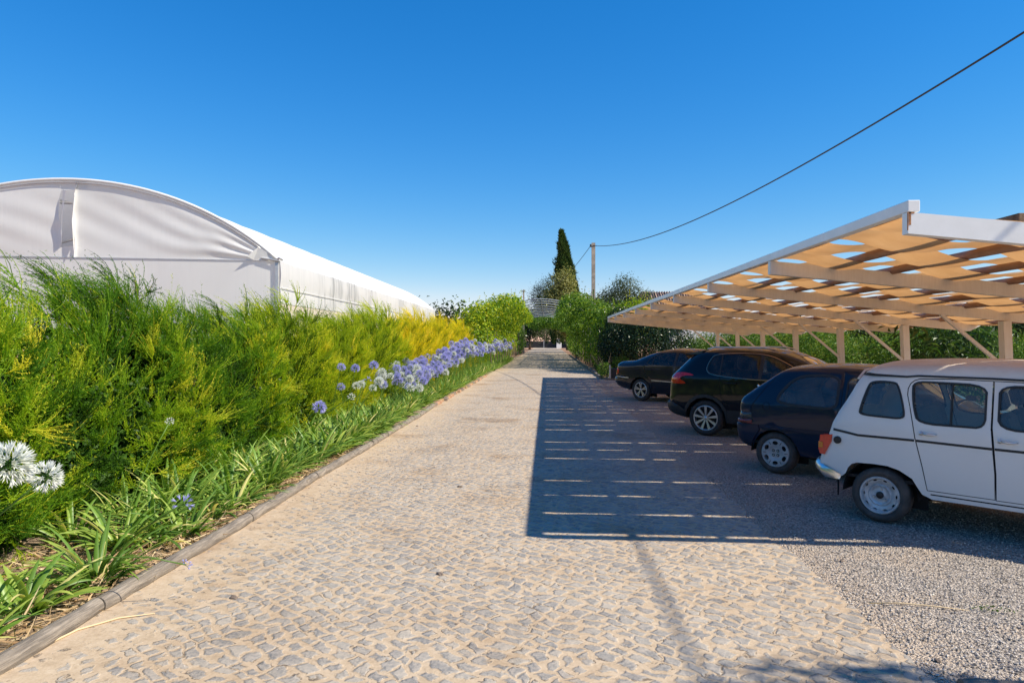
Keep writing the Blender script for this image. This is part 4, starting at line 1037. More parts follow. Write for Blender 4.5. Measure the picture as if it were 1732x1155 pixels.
# ------------------------------------------------------------------ vegetation builders
def nrm(a): return a/np.maximum(np.linalg.norm(a, axis=-1, keepdims=True), 1e-9)
def ribbons(P, D, L, W, bend, nseg, rng, tint, taper=.35, needles=0, nl=.02, nw=.004, fold=0.):
    """P,D (N,3) start/dir; L,W (N,), bend (N,3) curvature added to the direction. returns verts, quads, tint"""
    n = len(P); rnd = rng.normal(size=(n, 3)); side = nrm(np.cross(D, rnd))
    pts = [P]; d = D.copy(); ds = [D]
    for i in range(nseg):
        d = nrm(d + bend/nseg); pts.append(pts[-1] + d*(L/nseg)[:, None]); ds.append(d)
    V = []; T = []
    for i, p in enumerate(pts):
        t = i/nseg; w = W*(1-(1-taper)*t) if i < nseg else W*.08
        if fold: w = W*(np.minimum(1, .55+1.6*t) if t < .5 else (1.0 if i < nseg else .05) )
        if fold and t > .75 and i < nseg: w = W*.6
        s = nrm(side - ds[i]*np.sum(side*ds[i], -1, keepdims=True))
        V.append(p - s*(w/2)[:, None]); V.append(p + s*(w/2)[:, None]); T += [tint + .12*t, tint + .12*t]
    V = np.stack(V, 1).reshape(-1, 3); T = np.clip(np.stack(T, 1).reshape(-1), 0, 1)
    base = (np.arange(n)*(2*(nseg+1)))[:, None]
    F = np.concatenate([base + np.array([[2*i, 2*i+1, 2*i+3, 2*i+2]]) for i in range(nseg)], 0).reshape(-1, 4)
    if needles:
        A = np.stack(pts, 1); Dd = np.stack(ds, 1)
        tt = rng.uniform(.08, 1., (n, needles))*nseg*.999; ii = tt.astype(int); fr = (tt-ii)[..., None]
        r_ = np.arange(n)[:, None]
        q = A[r_, ii]*(1-fr) + A[r_, ii+1]*fr; dd = Dd[r_, ii+1]
        out = nrm(rng.normal(size=q.shape)); dirn = nrm(dd*.75 + nrm(out - dd*np.sum(out*dd, -1, keepdims=True))*.8)
        s = nrm(np.cross(dirn, rng.normal(size=q.shape)))
        l = (nl*rng.uniform(.6, 1.2, q.shape[:2]))[..., None]
        a = q - s*nw*.5; b = q + s*nw*.5; c = q + dirn*l + s*nw*.35; e = q + dirn*l - s*nw*.35
        NV = np.stack([a, b, c, e], 2).reshape(-1, 3); nb = len(V)
        NF = (np.arange(n*needles)*4)[:, None] + np.array([[0, 1, 2, 3]]) + nb
        NT = np.clip(np.repeat((tint[:, None] + .12*tt/nseg + rng.uniform(-.08, .08, tt.shape)).reshape(-1), 4), 0, 1)
        V = np.concatenate([V, NV]); F = np.concatenate([F, NF]); T = np.concatenate([T, NT])
    return V, F, T
def merge(parts):
    V = []; F = []; T = []; b = 0
    for v, f, t in parts: V.append(v); F.append(f+b); T.append(t); b += len(v)
    return np.concatenate(V), np.concatenate(F), np.concatenate(T)
def leaf_quads(C, nrmv, size, rng, tint, aspect=.5, curl=.15):
    """leaf = 2 quads folded along the midrib (rhomb-like)"""
    n = len(C); rnd = rng.normal(size=(n, 3)); ax = nrm(np.cross(nrmv, rnd)); sd = np.cross(nrmv, ax)
    s = size[:, None]
    a = C - ax*s*.5; b = C + ax*s*.5; m1 = C - ax*s*.08 + sd*s*aspect*.5 + nrmv*s*curl; m2 = C - ax*s*.08 - sd*s*aspect*.5 + nrmv*s*curl
    V = np.stack([a, m1, b, m2], 1).reshape(-1, 3)
    F = (np.arange(n)*4)[:, None] + np.array([[0, 1, 2, 3]])
    return V, F, np.repeat(np.clip(tint, 0, 1), 4)
def blob_points(rng, blobs, n, shell=.55, bias=None):
    """random points in the outer part of a set of ellipsoids; blobs (k,6): centre, radii. returns points, outward normals"""
    blobs = np.asarray(blobs, float); vol = blobs[:, 3]*blobs[:, 4]*blobs[:, 5]; k = rng.choice(len(blobs), n, p=(vol**.67)/(vol**.67).sum())
    d = nrm(rng.normal(size=(n, 3))); r = rng.uniform(shell, 1.0, n)**.6
    r *= 1 + .12*np.sin(d[:, 0]*9+k)*np.sin(d[:, 1]*7+k*2)*np.sin(d[:, 2]*8)
    c = blobs[k, :3]; rad = blobs[k, 3:]
    p = c + d*rad*r[:, None]; nn = nrm(d/rad)
    return p, nn, k, r
def trunk_obj(T, h, r, rng, mat='bark', n=4, spread=.6, name='trunk', z0=0):
    m = MB(); m.tube([(0, 0, z0-.05), (rng.uniform(-.05, .05), rng.uniform(-.05, .05), h*.5), (rng.uniform(-.1, .1), rng.uniform(-.1, .1), h)], [r, r*.8, r*.5], 7)
    for i in range(n):
        a = rng.uniform(0, 6.28); z = h*rng.uniform(.4, .9); L = spread*rng.uniform(.7, 1.2)
        m.tube([(0, 0, z), (math.cos(a)*L*.5, math.sin(a)*L*.5, z+L*.6), (math.cos(a)*L, math.sin(a)*L, z+L*1.3)], [r*.5, r*.35, r*.15], 5)
    return m.obj(name, M[mat], T, smooth=True)
def leafy_mesh(seed, blobs, n, size, shell=.45, up=.4, aspect=.5, clump=0, jitter=.5):
    rng = np.random.default_rng(seed); p, nn, k, r = blob_points(rng, blobs, n, shell)
    if clump:
        c, cn, ck, cr = blob_points(rng, blobs, n//clump, shell); idx = rng.integers(0, len(c), n)
        p = c[idx] + rng.normal(size=(n, 3))*size*1.6; nn = cn[idx]
    nv = nrm(nn + np.array([0, 0, up]) + rng.normal(size=(n, 3))*jitter)
    tint = rng.beta(2.2, 2.6, n)*.75 + .15*rng.normal(size=n)*.4 + .10*(np.sin(p[:, 0]*2.1+seed)*np.sin(p[:, 1]*1.7)*np.sin(p[:, 2]*2.3)) + .1
    return leaf_quads(p, nv, size*rng.uniform(.6, 1.25, n), rng, tint, aspect)
def sprigs(seed, blobs, n, L, leaf, per, matdir=(0, 0, 1)):
    """long shoots with leaves standing out of the crown"""
    rng = np.random.default_rng(seed); p, nn, k, r = blob_points(rng, blobs, n, .9)
    keep = nn[:, 2] > .1; p = p[keep]; nn = nn[keep]; n = len(p)
    d = nrm(nn*.5 + np.array(matdir) + rng.normal(size=(n, 3))*.2)
    t = rng.uniform(0, 1, (n, per)); q = (p[:, None] + d[:, None]*(t*L)[..., None]).reshape(-1, 3)
    return leaf_quads(q, nrm(rng.normal(size=q.shape)+d.repeat(per, 0)*.3), leaf*rng.uniform(.6, 1.1, len(q)), rng, rng.uniform(.3, 1, len(q)), .4)

# ------------------------------------------------------------------ hedge of feathery shrubs along the greenhouse
def hedge_mesh(seed, ns, L0, w, needles, ly=3.0, h=2.55, dx=.80):
    """local: centre of base at origin, long axis y; front faces +x. Strands grow in feather-like tufts whose tips arch over"""
    rng = np.random.default_rng(seed); per = 13; nt = ns//per
    u = rng.uniform(-1, 1, nt); a = np.where(rng.uniform(size=nt) < .76, rng.uniform(R(-6), R(104), nt), rng.uniform(R(90), R(176), nt))
    lump = .12*np.sin(u*4.1+seed) + .09*np.sin(u*9+seed*2)*np.cos(a*3) + .07*np.sin(a*6+u*5)
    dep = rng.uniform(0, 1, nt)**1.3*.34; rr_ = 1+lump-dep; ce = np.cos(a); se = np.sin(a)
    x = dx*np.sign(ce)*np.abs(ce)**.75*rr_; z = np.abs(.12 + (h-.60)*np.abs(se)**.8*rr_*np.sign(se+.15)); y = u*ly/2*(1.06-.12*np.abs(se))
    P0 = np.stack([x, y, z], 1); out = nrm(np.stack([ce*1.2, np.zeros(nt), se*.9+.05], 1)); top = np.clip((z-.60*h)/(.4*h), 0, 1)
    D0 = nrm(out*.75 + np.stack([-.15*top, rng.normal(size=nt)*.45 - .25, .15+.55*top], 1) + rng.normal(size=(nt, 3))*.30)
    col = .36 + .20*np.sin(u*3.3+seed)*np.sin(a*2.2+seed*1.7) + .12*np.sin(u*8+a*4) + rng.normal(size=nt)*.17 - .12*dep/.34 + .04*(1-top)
    Lt = L0*rng.uniform(.75, 1.25, nt)*(1+.22*top)
    bend0 = np.stack([-.2-.5*top, -.25-.35*top, .30-1.25*top], 1)*rng.uniform(.5, 1.5, nt)[:, None]
    idx = np.repeat(np.arange(nt), per); n = len(idx); k = rng.uniform(0, 1, n)
    # strands start along the tuft's axis and leave it at a shallow angle
    ax = D0[idx] + bend0[idx]*k[:, None]*.5; ax = nrm(ax)
    P = P0[idx] + D0[idx]*(k*Lt[idx]*.55)[:, None] + .5*bend0[idx]*(k[:, None]**2)*(Lt[idx]*.3)[:, None]
    perp = rng.normal(size=(n, 3)); perp = nrm(perp - ax*np.sum(perp*ax, -1, keepdims=True)); D = nrm(ax + perp*rng.uniform(.2, .75, n)[:, None])
    L = Lt[idx]*rng.uniform(.35, .8, n); bend = bend0[idx]*.8 - perp*.35 + np.array([0, 0, .05])
    tz = col[idx] + rng.normal(size=n)*.05 + .10*k
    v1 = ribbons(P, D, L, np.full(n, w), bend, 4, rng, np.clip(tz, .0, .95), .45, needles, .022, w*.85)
    q = rng.choice(nt, nt//2); v2 = ribbons(P0[q], D0[q], Lt[q]*1.0, np.full(len(q), w*.8), bend0[q], 4, rng, np.full(len(q), .93), .4)
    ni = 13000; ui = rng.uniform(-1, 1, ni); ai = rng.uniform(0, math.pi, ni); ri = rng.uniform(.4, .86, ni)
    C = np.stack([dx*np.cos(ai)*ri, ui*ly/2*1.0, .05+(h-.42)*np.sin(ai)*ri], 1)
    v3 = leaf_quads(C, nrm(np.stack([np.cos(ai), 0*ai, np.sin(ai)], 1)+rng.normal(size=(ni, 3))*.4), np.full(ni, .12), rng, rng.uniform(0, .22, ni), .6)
    return merge([v1, v2, v3])
hm = []
for sd, ns, nd, w, L0 in ((11, 10500, 10, .0075, .46), (12, 10500, 10, .0075, .46), (13, 6200, 9, .011, .48), (14, 5200, 8, .014, .5)):
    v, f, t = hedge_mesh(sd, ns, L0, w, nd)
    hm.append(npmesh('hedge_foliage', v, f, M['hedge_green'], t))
def twig_mesh(seed):
    rng = random.Random(seed); m = MB()
    for i in range(16):
        y0 = rng.uniform(-.9, .9); a = rng.uniform(-.5, .5); b = rng.uniform(-.6, .6)
        m.tube([(0, y0*.5, -.03), (a*.4, y0*.8, .7), (a*.9, y0+b*.5, 1.3), (a*1.1, y0+b, 1.65)], [.028, .02, .012, .006], 5)
    return m.mesh('stems', M['bark'], True)
tm_ = twig_mesh(3)
# y position, height factor, mesh, material, rot
hl = [(1.2, .90, 1, 'hedge_green'), (4.0, .93, 0, 'hedge_green'), (6.7, 1.0, 1, 'hedge_green'), (9.3, .91, 0, 'hedge_green'), (11.9, .98, 2, 'hedge_lime'), (14.6, .92, 1, 'hedge_lime'),
      (17.3, 1.0, 2, 'hedge_lime'), (20.0, 1.03, 3, 'hedge_lime'), (22.8, 1.04, 2, 'hedge_yellow'), (25.6, 1.05, 3, 'hedge_yellow'), (28.5, 1.06, 2, 'hedge_yellow'), (31.5, 1.03, 3, 'hedge_yellow'), (34.6, 1.02, 2, 'hedge_yellow'), (37.6, 1.06, 3, 'hedge_yellow')]
hlab = ['feathery green shrub at the near left edge, behind the big white flower heads', 'feathery green shrub with tall drooping tips, first whole one of the hedge', 'tall arching dark green feathery shrub before the greenhouse gable', 'green feathery shrub of the hedge in front of the gable wall',
        'rounded green shrub with drooping tips just left of the greenhouse corner', 'low lime green shrub right below the greenhouse corner', 'lime green feathery shrub beside the start of the greenhouse side wall', 'lime green shrub behind the first blue flowers of the row',
        'golden yellow feathery shrub, nearest of the golden ones', 'golden yellow shrub, second of the golden ones', 'golden yellow shrub, third of the golden ones', 'golden yellow shrub, fourth of the golden ones', 'golden yellow shrub, last but one before the vine-covered arbour', 'golden shrub at the far end of the hedge, touching the arbour']
rr = random.Random(8)
for i, ((y, hf, mi_, mt), lb) in enumerate(zip(hl, hlab)):
    T = empty('feathery_shrub', (-5.08 + rr.uniform(-.06, .06), y, 0)); T.scale = (1.0, 1.0, hf); tag(T, lb, 'shrub', 'feathery shrubs of the hedge before the greenhouse')
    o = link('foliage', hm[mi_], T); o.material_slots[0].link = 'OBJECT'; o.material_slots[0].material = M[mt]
    link('stems', tm_, T)

# ------------------------------------------------------------------ log edging
def log_edge(x0, y0, x1, y1, r, name, label, group=None):
    L = math.hypot(x1-x0, y1-y0); m = MB(); rg = random.Random(int(y0*100)); pts = []; rs = []; n = 14
    for i in range(n+1): pts.append((rg.uniform(-.006, .006), L*i/n, r*.62+rg.uniform(-.005, .005))); rs.append(r*(1+rg.uniform(-.06, .06)))
    m.tube(pts, rs, 14); o = m.obj(name, M['logwood'], smooth=True); o.data.set_sharp_from_angle(angle=R(60))
    o.location = (x0, y0, 0); o.rotation_euler = (0, 0, -math.atan2(x1-x0, y1-y0)); tag(o, label, 'log', group); return o
ys = [1.9, 4.32, 6.5, 8.55, 10.9, 13.2, 15.6, 17.9]
xs_ = [-2.90, -2.93, -2.90, -2.95, -2.93, -2.96, -2.95, -3.0]
ll = ['weathered grey log edging the bed at the bottom left of the photo', 'grey edging log, second from the bottom left', 'long curved edging log below the single blue flower head', 'edging log beside the dark debris on the road', 'fifth edging log from the near end', 'sixth edging log, beside the first dense flowers', 'last clear edging log before the stone edging']
for i in range(7): log_edge(xs_[i], ys[i], xs_[i+1], ys[i+1]-.012, .056, 'edging_log', ll[i], 'logs edging the flower bed')
log_edge(2.02, 3.42, 3.3, 3.36, .075, 'edging_log', 'grey log lying on the gravel at the bottom right corner')
rg = random.Random(4)
for i in range(26):
    y = 18.1+i*.62; m = MB(); m.box((0, 0, .035), (.13, .5, .09), bev=.02); o = m.obj('edging_stone', M['soil'] if i % 3 else M['stone'], smooth=False); o.location = (-3.0+rg.uniform(-.04, .04), y, 0); o.rotation_euler = (0, 0, rg.uniform(-.12, .12))
    tag(o, 'low reddish edging stone beside the far flowers', 'stone', 'edging stones along the far flower bed')

# ------------------------------------------------------------------ agapanthus
def agap_leaves(seed, n=46, L0=.46, w=.024, upr=.8):
    rng = np.random.default_rng(seed); az = rng.uniform(0, 2*math.pi, n); r0 = rng.uniform(0, .10, n)
    P = np.stack([np.cos(az)*r0, np.sin(az)*r0, np.zeros(n)-.01], 1)
    tl = rng.uniform(.25, 1.1, n)
    D = nrm(np.stack([np.cos(az)*tl, np.sin(az)*tl, np.full(n, upr)+rng.uniform(-.1, .3, n)], 1))
    L = L0*rng.uniform(.65, 1.25, n); bend = np.stack([np.cos(az)*.5, np.sin(az)*.5, -rng.uniform(.35, 1.5, n)], 1)
    t = rng.beta(2, 2.5, n)*.85; t[rng.uniform(size=n) < .06] = .97
    # leaf cross-direction horizontal, so blades read broad
    nseg = 7; pts = [P]; d = D.copy(); ds = [D]
    for i in range(nseg): d = nrm(d+bend/nseg*(.4+1.2*i/nseg)); pts.append(pts[-1]+d*(L/nseg)[:, None]); ds.append(d)
    side0 = nrm(np.stack([-np.sin(az), np.cos(az), rng.normal(size=n)*.35], 1)); V = []; T = []
    W = w*rng.uniform(.7, 1.25, n)
    prof = [.75, .95, 1, 1, .95, .8, .55, .05]
    for i, p in enumerate(pts):
        s = nrm(side0 - ds[i]*np.sum(side0*ds[i], -1, keepdims=True)); up = np.cross(s, ds[i]); wv = (W*prof[i])[:, None]
        V += [p-s*wv/2+up*wv*.16, p-up*wv*.10, p+s*wv/2+up*wv*.16]; T += [t+.10*(i/nseg)]*3
    V = np.stack(V, 1).reshape(-1, 3); T = np.clip(np.stack(T, 1).reshape(-1), 0, 1); base = (np.arange(n)*3*(nseg+1))[:, None]
    F = np.concatenate([base+np.array([[3*i+j, 3*i+j+1, 3*i+j+4, 3*i+j+3]]) for i in range(nseg) for j in (0, 1)], 0)
    me = npmesh('leaves', V, F, M['agap'], T, smooth=True); return me
AL = [agap_leaves(20+i, n, L*1.05, w*1.25, up) for i, (n, L, w, up) in enumerate(((34, .50, .030, .8), (46, .46, .026, .9), (40, .42, .025, .7), (54, .44, .024, 1.0), (26, .44, .034, .6)))]
def flower_head(seed, mat, n=64, R0=.085, partial=False):
    """umbel: pedicels from the centre, each ending in a six-petalled trumpet"""
    rng = np.random.default_rng(seed); V = []; F = []; T = []; mi = []
    i = np.arange(n)+.5; ph = np.arccos(1-1.72*i/n); th = math.pi*(1+5**.5)*i
    for k in range(n):
        if partial and rng.uniform() < .45: continue
        d = np.array([math.cos(th[k])*math.sin(ph[k]), math.sin(th[k])*math.sin(ph[k]), math.cos(ph[k])]); d = nrm(d+rng.normal(size=3)*.10)
        r0 = R0*rng.uniform(.42, .62); r1 = R0*rng.uniform(.88, 1.12); ax = nrm(np.cross(d, rng.normal(size=3))); ay = np.cross(d, ax)
        b = len(V); s = .0016*R0/.085
        V += [-ax*s, ax*s, d*r0+ax*s, d*r0-ax*s]; F.append((b, b+1, b+2, b+3)); T += [.0]*4; mi.append(1)
        for q in range(6):
            a = q*math.pi/3+rng.uniform(-.15, .15); e = ax*math.cos(a)+ay*math.sin(a); s_ = ax*-math.sin(a)+ay*math.cos(a); b = len(V); kk = R0/.085
            V += [d*r0, d*(r0+(r1-r0)*.6)+e*.006*kk-s_*.0032*kk, d*r1+e*(.015*kk), d*(r0+(r1-r0)*.6)+e*.006*kk+s_*.0032*kk]
            F.append((b, b+1, b+2, b+3)); tt = rng.uniform(.1, .9); T += [tt*.4, tt, min(1, tt+.2), tt]; mi.append(0)
    return npmesh('flower_head', V, F, [M[mat], M['agap']], T, mi=mi)
FH = {('b', 0): flower_head(1, 'petal_blue'), ('b', 1): flower_head(2, 'petal_blue', 52), ('w', 0): flower_head(3, 'petal_white', 70), ('w', 1): flower_head(4, 'petal_white', 56), ('b', 2): flower_head(5, 'petal_blue', 34, .075, True), ('w', 2): flower_head(6, 'petal_white', 18, .05)}
def stem_mesh(head, seed):
    h = Vector(head); m = MB(); rg = random.Random(seed); pts = []
    for i in range(7):
        t = i/6; pts.append((h.x*t**1.5, h.y*t**1.5, h.z*(t if h.z > .3 else math.sin(t*math.pi*.75)/.707*1.0*t**.2) ))
    pts[-1] = tuple(h)
    m.tube(pts, [.0065, .0062, .006, .0056, .0052, .005, .0045], 6)
    me = m.mesh('flower_stem', M['agap'], True); a = me.attributes.new('tint', 'FLOAT', 'POINT'); a.data.foreach_set('value', [.35]*len(me.vertices)); return me
SM = [stem_mesh((rr.uniform(-.08, .10), rr.uniform(-.12, .12), rr.uniform(.86, 1.08)), i) for i in range(7)]
def plant(x, y, li, heads=(), label=None, group=None, sc=1., rz=None, custom=()):
    T = empty('agapanthus_plant', (x, y, 0), 0); tag(T, label, 'plant', group)
    o = link('leaves', AL[li], T); o.rotation_euler = (0, 0, rr.uniform(0, 6.28) if rz is None else rz); o.scale = (sc, sc, sc*rr.uniform(.9, 1.1))
    for (c, v, si) in heads:
        s = link('flower_stem', SM[si], T); a = rr.uniform(-.5, .5); s.rotation_euler = (rr.uniform(-.10, .10), rr.uniform(-.05, .14), a); s.location = (rr.uniform(-.08, .08), rr.uniform(-.08, .08), 0); hk = 1.0 if y < 18 else min(1.6, 1+(y-18)*.055); k = rr.uniform(.72, 1.06)*hk; s.scale = (1, 1, k)
        tip = max((vv.co for vv in SM[si].vertices), key=lambda p: p.z)
        h = link('flower_head', FH[(c, v)], s, tip); h.rotation_euler = (0, 0, rr.uniform(0, 6)); q = rr.uniform(.95, 1.3)*(1 if y < 18 else 1.15); h.scale = (q, q, q/k)
    for (c, v, pos, q) in custom:
        lx = Vector((pos[0]-x, pos[1]-y, pos[2])); s = link('flower_stem', stem_mesh(lx, 1), T); h = link('flower_head', FH[(c, v)], s, lx); h.scale = (q, q, q); d = Vector((lx.x, lx.y, lx.z*1.5)).normalized()
        h.rotation_euler = Vector((0, 0, 1)).rotation_difference(d).to_euler()
    return T
def at(px, py, d):
    a = (px-866)/1155; c, s = math.cos(PSI), math.sin(PSI); xc = a*d
    return (xc*c - d*s, xc*s + d*c, 1.77-(py-575)/1155*d)
# single flowers one can tell apart
plant(-3.1, 2.05, 0, label='strap-leaved plant with the largest white flower head, at the left edge', custom=[('w', 0, at(14, 785, 2.75), 1.08)], sc=.8)
plant(-3.4, 3.2, 0, label='strap-leaved plant with a round white flower head right of the largest one', custom=[('w', 1, at(78, 806, 3.3), .95)])
plant(-3.25, 4.75, 2, label='strap-leaved plant with a ragged blue flower head above the straw', custom=[('b', 2, at(308, 853, 4.5), .98)])
plant(-3.35, 4.15, 4, label='plant with a pale bloom fallen across the grey log', custom=[('b', 2, at(314, 955, 4.55), .55)])
plant(-3.6, 5.6, 1, label='plant bearing a small white bud on a tall bare stem against the green shrub', custom=[('w', 2, at(287, 713, 6.0), .8)])
plant(-3.5, 8.3, 3, label='plant with the single round blue flower head standing alone before the lime hedge', custom=[('b', 0, at(540, 689, 8.6), 1.05)])
plant(-3.8, 9.5, 1, label='plant with a small half open white head low in the leaves', custom=[('w', 2, at(594, 671, 9.6), 1.2)])
cl = [((577, 621), 'b', 1, 12.6), ((601, 623), 'b', 0, 12.4), ((632, 618), 'b', 0, 11.6), ((646, 630), 'w', 1, 11.4), ((641, 645), 'w', 0, 10.9), ((621, 643), 'b', 2, 11.2), ((671, 623), 'b', 1, 12.6), ((693, 641), 'w', 0, 12.2), ((710, 632), 'b', 0, 12.8), ((716, 644), 'b', 1, 12.4), ((705, 622), 'w', 1, 13.4), ((709, 656), 'w', 1, 11.8), ((722, 629), 'b', 1, 13.5)]
nm = {'b': 'blue', 'w': 'white'}; od = ['first', 'second', 'third', 'fourth', 'fifth', 'sixth', 'seventh', 'eighth', 'ninth', 'tenth', 'eleventh', 'twelfth', 'thirteenth']
for i, ((px, py), c, v, d) in enumerate(cl):
    P = at(px, py, d); plant(min(P[0]-.25, -3.3), P[1]+rr.uniform(-.3, .3), 1+i % 3, label='plant with a %s flower head, %s from the left among the loose flower heads' % (nm[c], od[i]), group='flowering plants before the dense bank', custom=[(c, v, P, .98)])
# front row and dense bank
y = 2.7; n_ = 0
while y < 58:
    for k, x in enumerate((-3.34, -3.72, -4.08)):
        if y < 5.6 and rr.random() < (.55 if k < 2 else .3): continue
        if y < 6.5 and k == 2 and rr.random() < .5: continue
        if y > 36 and k == 2: continue
        xx = x+rr.uniform(-.10, .10)+(.2 if y > 38 else 0); yy_ = y+rr.uniform(-.14, .14)
        heads = []
        if y > 16.5:
            nh = 3 if y < 50 else 2
            for h in range(nh + (rr.random() < .4)): heads.append(('w' if rr.random() < .30 else 'b', rr.choice((0, 0, 1, 2)) if False else rr.choice((0, 1)), rr.randrange(7)))
        elif y > 13.3 and rr.random() < .35: heads.append(('w' if rr.random() < .4 else 'b', rr.choice((0, 1)), rr.randrange(7)))
        hasb = any(h[0] == 'b' for h in heads); hasw = any(h[0] == 'w' for h in heads)
        if not heads: lb, gp = 'leafy agapanthus clump without flowers behind the grey edging logs', 'flowerless agapanthus clumps'
        elif hasb and hasw: lb, gp = 'agapanthus with blue and white flower heads in the dense bank before the arbour', 'mixed flowering agapanthus of the dense bank'
        elif hasb: lb, gp = 'agapanthus with blue flower heads only in the dense bank before the arbour', 'blue agapanthus of the dense bank'
        else: lb, gp = 'agapanthus with white flower heads only in the dense bank before the arbour', 'white agapanthus of the dense bank'
        plant(xx, yy_, rr.choice((0, 1, 2, 4)) if y < 6 else rr.choice((1, 2, 3)), heads, lb, gp, sc=rr.uniform(.85, 1.1)*(1 if y < 8 else 1.12))
        n_ += 1
    y += .42 if y < 14 else (.56 if y < 34 else .9)

# ------------------------------------------------------------------ straw and dead leaves in the bed, gravel chips, debris
rng = np.random.default_rng(9)
n = 9000; P = np.stack([rng.uniform(-4.3, -2.98, n), 1.6+rng.uniform(0, 1, n)**1.6*9, rng.uniform(.004, .045, n)], 1); az = rng.uniform(0, 6.28, n)
D = nrm(np.stack([np.cos(az), np.sin(az), rng.normal(size=n)*.18], 1)); v, f, t = ribbons(P, D, rng.uniform(.05, .28, n), rng.uniform(.004, .018, n), rng.normal(size=(n, 3))*.4, 4, rng, rng.beta(2, 2, n))
o = link('dry_leaf_litter', npmesh('dry_leaf_litter', v, f, M['straw'], t)); tag(o, 'pale dry straw and dead leaves covering the bed between the plants', 'leaf litter', kind='stuff')
def pebbles(n, x0, x1, y0, y1, smin, smax, seed, mat, name, label, pw=1.5):
    rng = np.random.default_rng(seed); X = rng.uniform(x0, x1, n); Yv = y0+(y1-y0)*rng.uniform(0, 1, n)**pw
    oc = np.array([(1, 0, 0), (-1, 0, 0), (0, 1, 0), (0, -1, 0), (0, 0, 1), (0, 0, -1)], float); fc = np.array([(0, 2, 4), (2, 1, 4), (1, 3, 4), (3, 0, 4), (2, 0, 5), (1, 2, 5), (3, 1, 5), (0, 3, 5)])
    s = rng.uniform(smin, smax, n)**1.0; V = oc[None]*s[:, None, None]*rng.uniform(.6, 1.2, (n, 6, 1))*np.array([1, 1, .6]); a = rng.uniform(0, 6.28, n); c, sn = np.cos(a)[:, None], np.sin(a)[:, None]
    V = np.stack([V[..., 0]*c-V[..., 1]*sn, V[..., 0]*sn+V[..., 1]*c, V[..., 2]], -1) + np.stack([X, Yv, s*.25], 1)[:, None]
    F = (np.arange(n)*6)[:, None, None]+fc[None]; o = link(name, npmesh(name, V.reshape(-1, 3), F.reshape(-1, 3), mat, np.repeat(rng.uniform(0, 1, n), 6)))
    return tag(o, label, 'gravel', kind='stuff')
def chip_mat():
    m, t, b = new_mat('gravel_chips'); a = N(t, 'ShaderNodeAttribute', attribute_name='tint')
    r = ramp(t, [(0, (.17, .15, .13)), (.4, (.36, .32, .28)), (.75, (.50, .44, .38)), (1, (.70, .62, .53))], a.outputs['Fac']); t.links.new(r.outputs[0], b.inputs['Base Color']); b.inputs['Roughness'].default_value = .9; return m
cm_ = chip_mat()
pebbles(16000, 2.02, 5.0, 3.2, 9.0, .004, .012, 1, cm_, 'gravel_chips', 'loose grey gravel chips in front of the white car', 1.3)
pebbles(2200, -2.85, 2.1, 2.8, 12, .003, .008, 2, cm_, 'grit', 'fine grit scattered over the cobbles', 1.6)
pebbles(900, 1.55, 2.35, 3.2, 11, .004, .012, 6, cm_, 'gravel_chips', 'grey chips spilling from the gravel over the edge of the cobbles', 1.3)
_b = pebbles(520, -2.85, -1.2, 7.2, 13.5, .004, .018, 7, M['stone'], 'plant_debris', 'dark bits of bark and soil scattered beside the edging log', 1.0); _b['category'] = 'debris'
stones = [(395, 1012, .045, 'brown triangular stone on the sandy cobbles near the bottom left log'), (617, 834, .03, 'small reddish stone on the sunlit cobbles left of the carport shadow'), (778, 824, .05, 'flat dark stone in the middle of the sunlit cobbles'), (655, 781, .035, 'dark pebble beside the edging log, above the debris patch'), (826, 905, .025, 'dark bark chip just left of the shadow corner'), (815, 906, .02, 'little dark chip beside the one at the shadow corner'), (744, 972, .045, 'low grey stone with a shaded side in the central cobbles'), (773, 1056, .022, 'rust coloured bit on the cobbles near the bottom centre'), (1425, 949, .03, 'tan stone at the edge between cobbles and gravel'), (706, 721, .05, 'dark stone against the edging log'), (1587, 1118, .028, 'reddish brown leaf scrap on the gravel near the bottom right'), (820, 939, .02, 'small brown chip on the cobbles below the shadow corner'), (661, 763, .03, 'brown clod near the edging log'), (640, 819, .02, 'tiny clod in the debris patch')]
for i, (px, py, s, lb) in enumerate(stones):
    d = 2044/(py-575); x, y, z = at(px, py, d); rg = random.Random(i); import bmesh
    bm = bmesh.new(); s *= .6; bmesh.ops.create_icosphere(bm, subdivisions=2, radius=1)
    for v_ in bm.verts: v_.co = Vector((v_.co.x*s*1.3, v_.co.y*s*.8, v_.co.z*s*.55))*(1+.35*noise.noise(v_.co*1.6+Vector((i*3, 0, 0))))
    me = bpy.data.meshes.new('stone'); bm.to_mesh(me); bm.free(); me.materials.append(M['stone']); o = link('loose_stone', me, None, (x, y, s*.25)); o.rotation_euler = (0, 0, rg.uniform(0, 3)); tag(o, lb, 'stone', 'loose bits lying on the ground')
def twig(pxs, w, name, label, mat='straw', z=.012):
    pts = []
    for (px, py) in pxs: d = 2044/(py-575); p = at(px, py, d); pts.append((p[0], p[1], z))
    m = MB(); m.tube(pts, [w]*(len(pts)-1)+[w*.4], 6); o = m.obj(name, M[mat], smooth=True); a = o.data.attributes.new('tint', 'FLOAT', 'POINT'); a.data.foreach_set('value', [.9]*len(o.data.vertices)); return tag(o, label, 'stalk')
twig([(45, 1110), (130, 1068), (200, 1048), (262, 1040)], .006, 'dry_stalk', 'long pale dry stalk lying along the grey log at the bottom left')
twig([(1470, 1022), (1530, 1023), (1580, 1028), (1640, 1035)], .005, 'dry_stalk', 'straight straw coloured stalk on the gravel at the right')
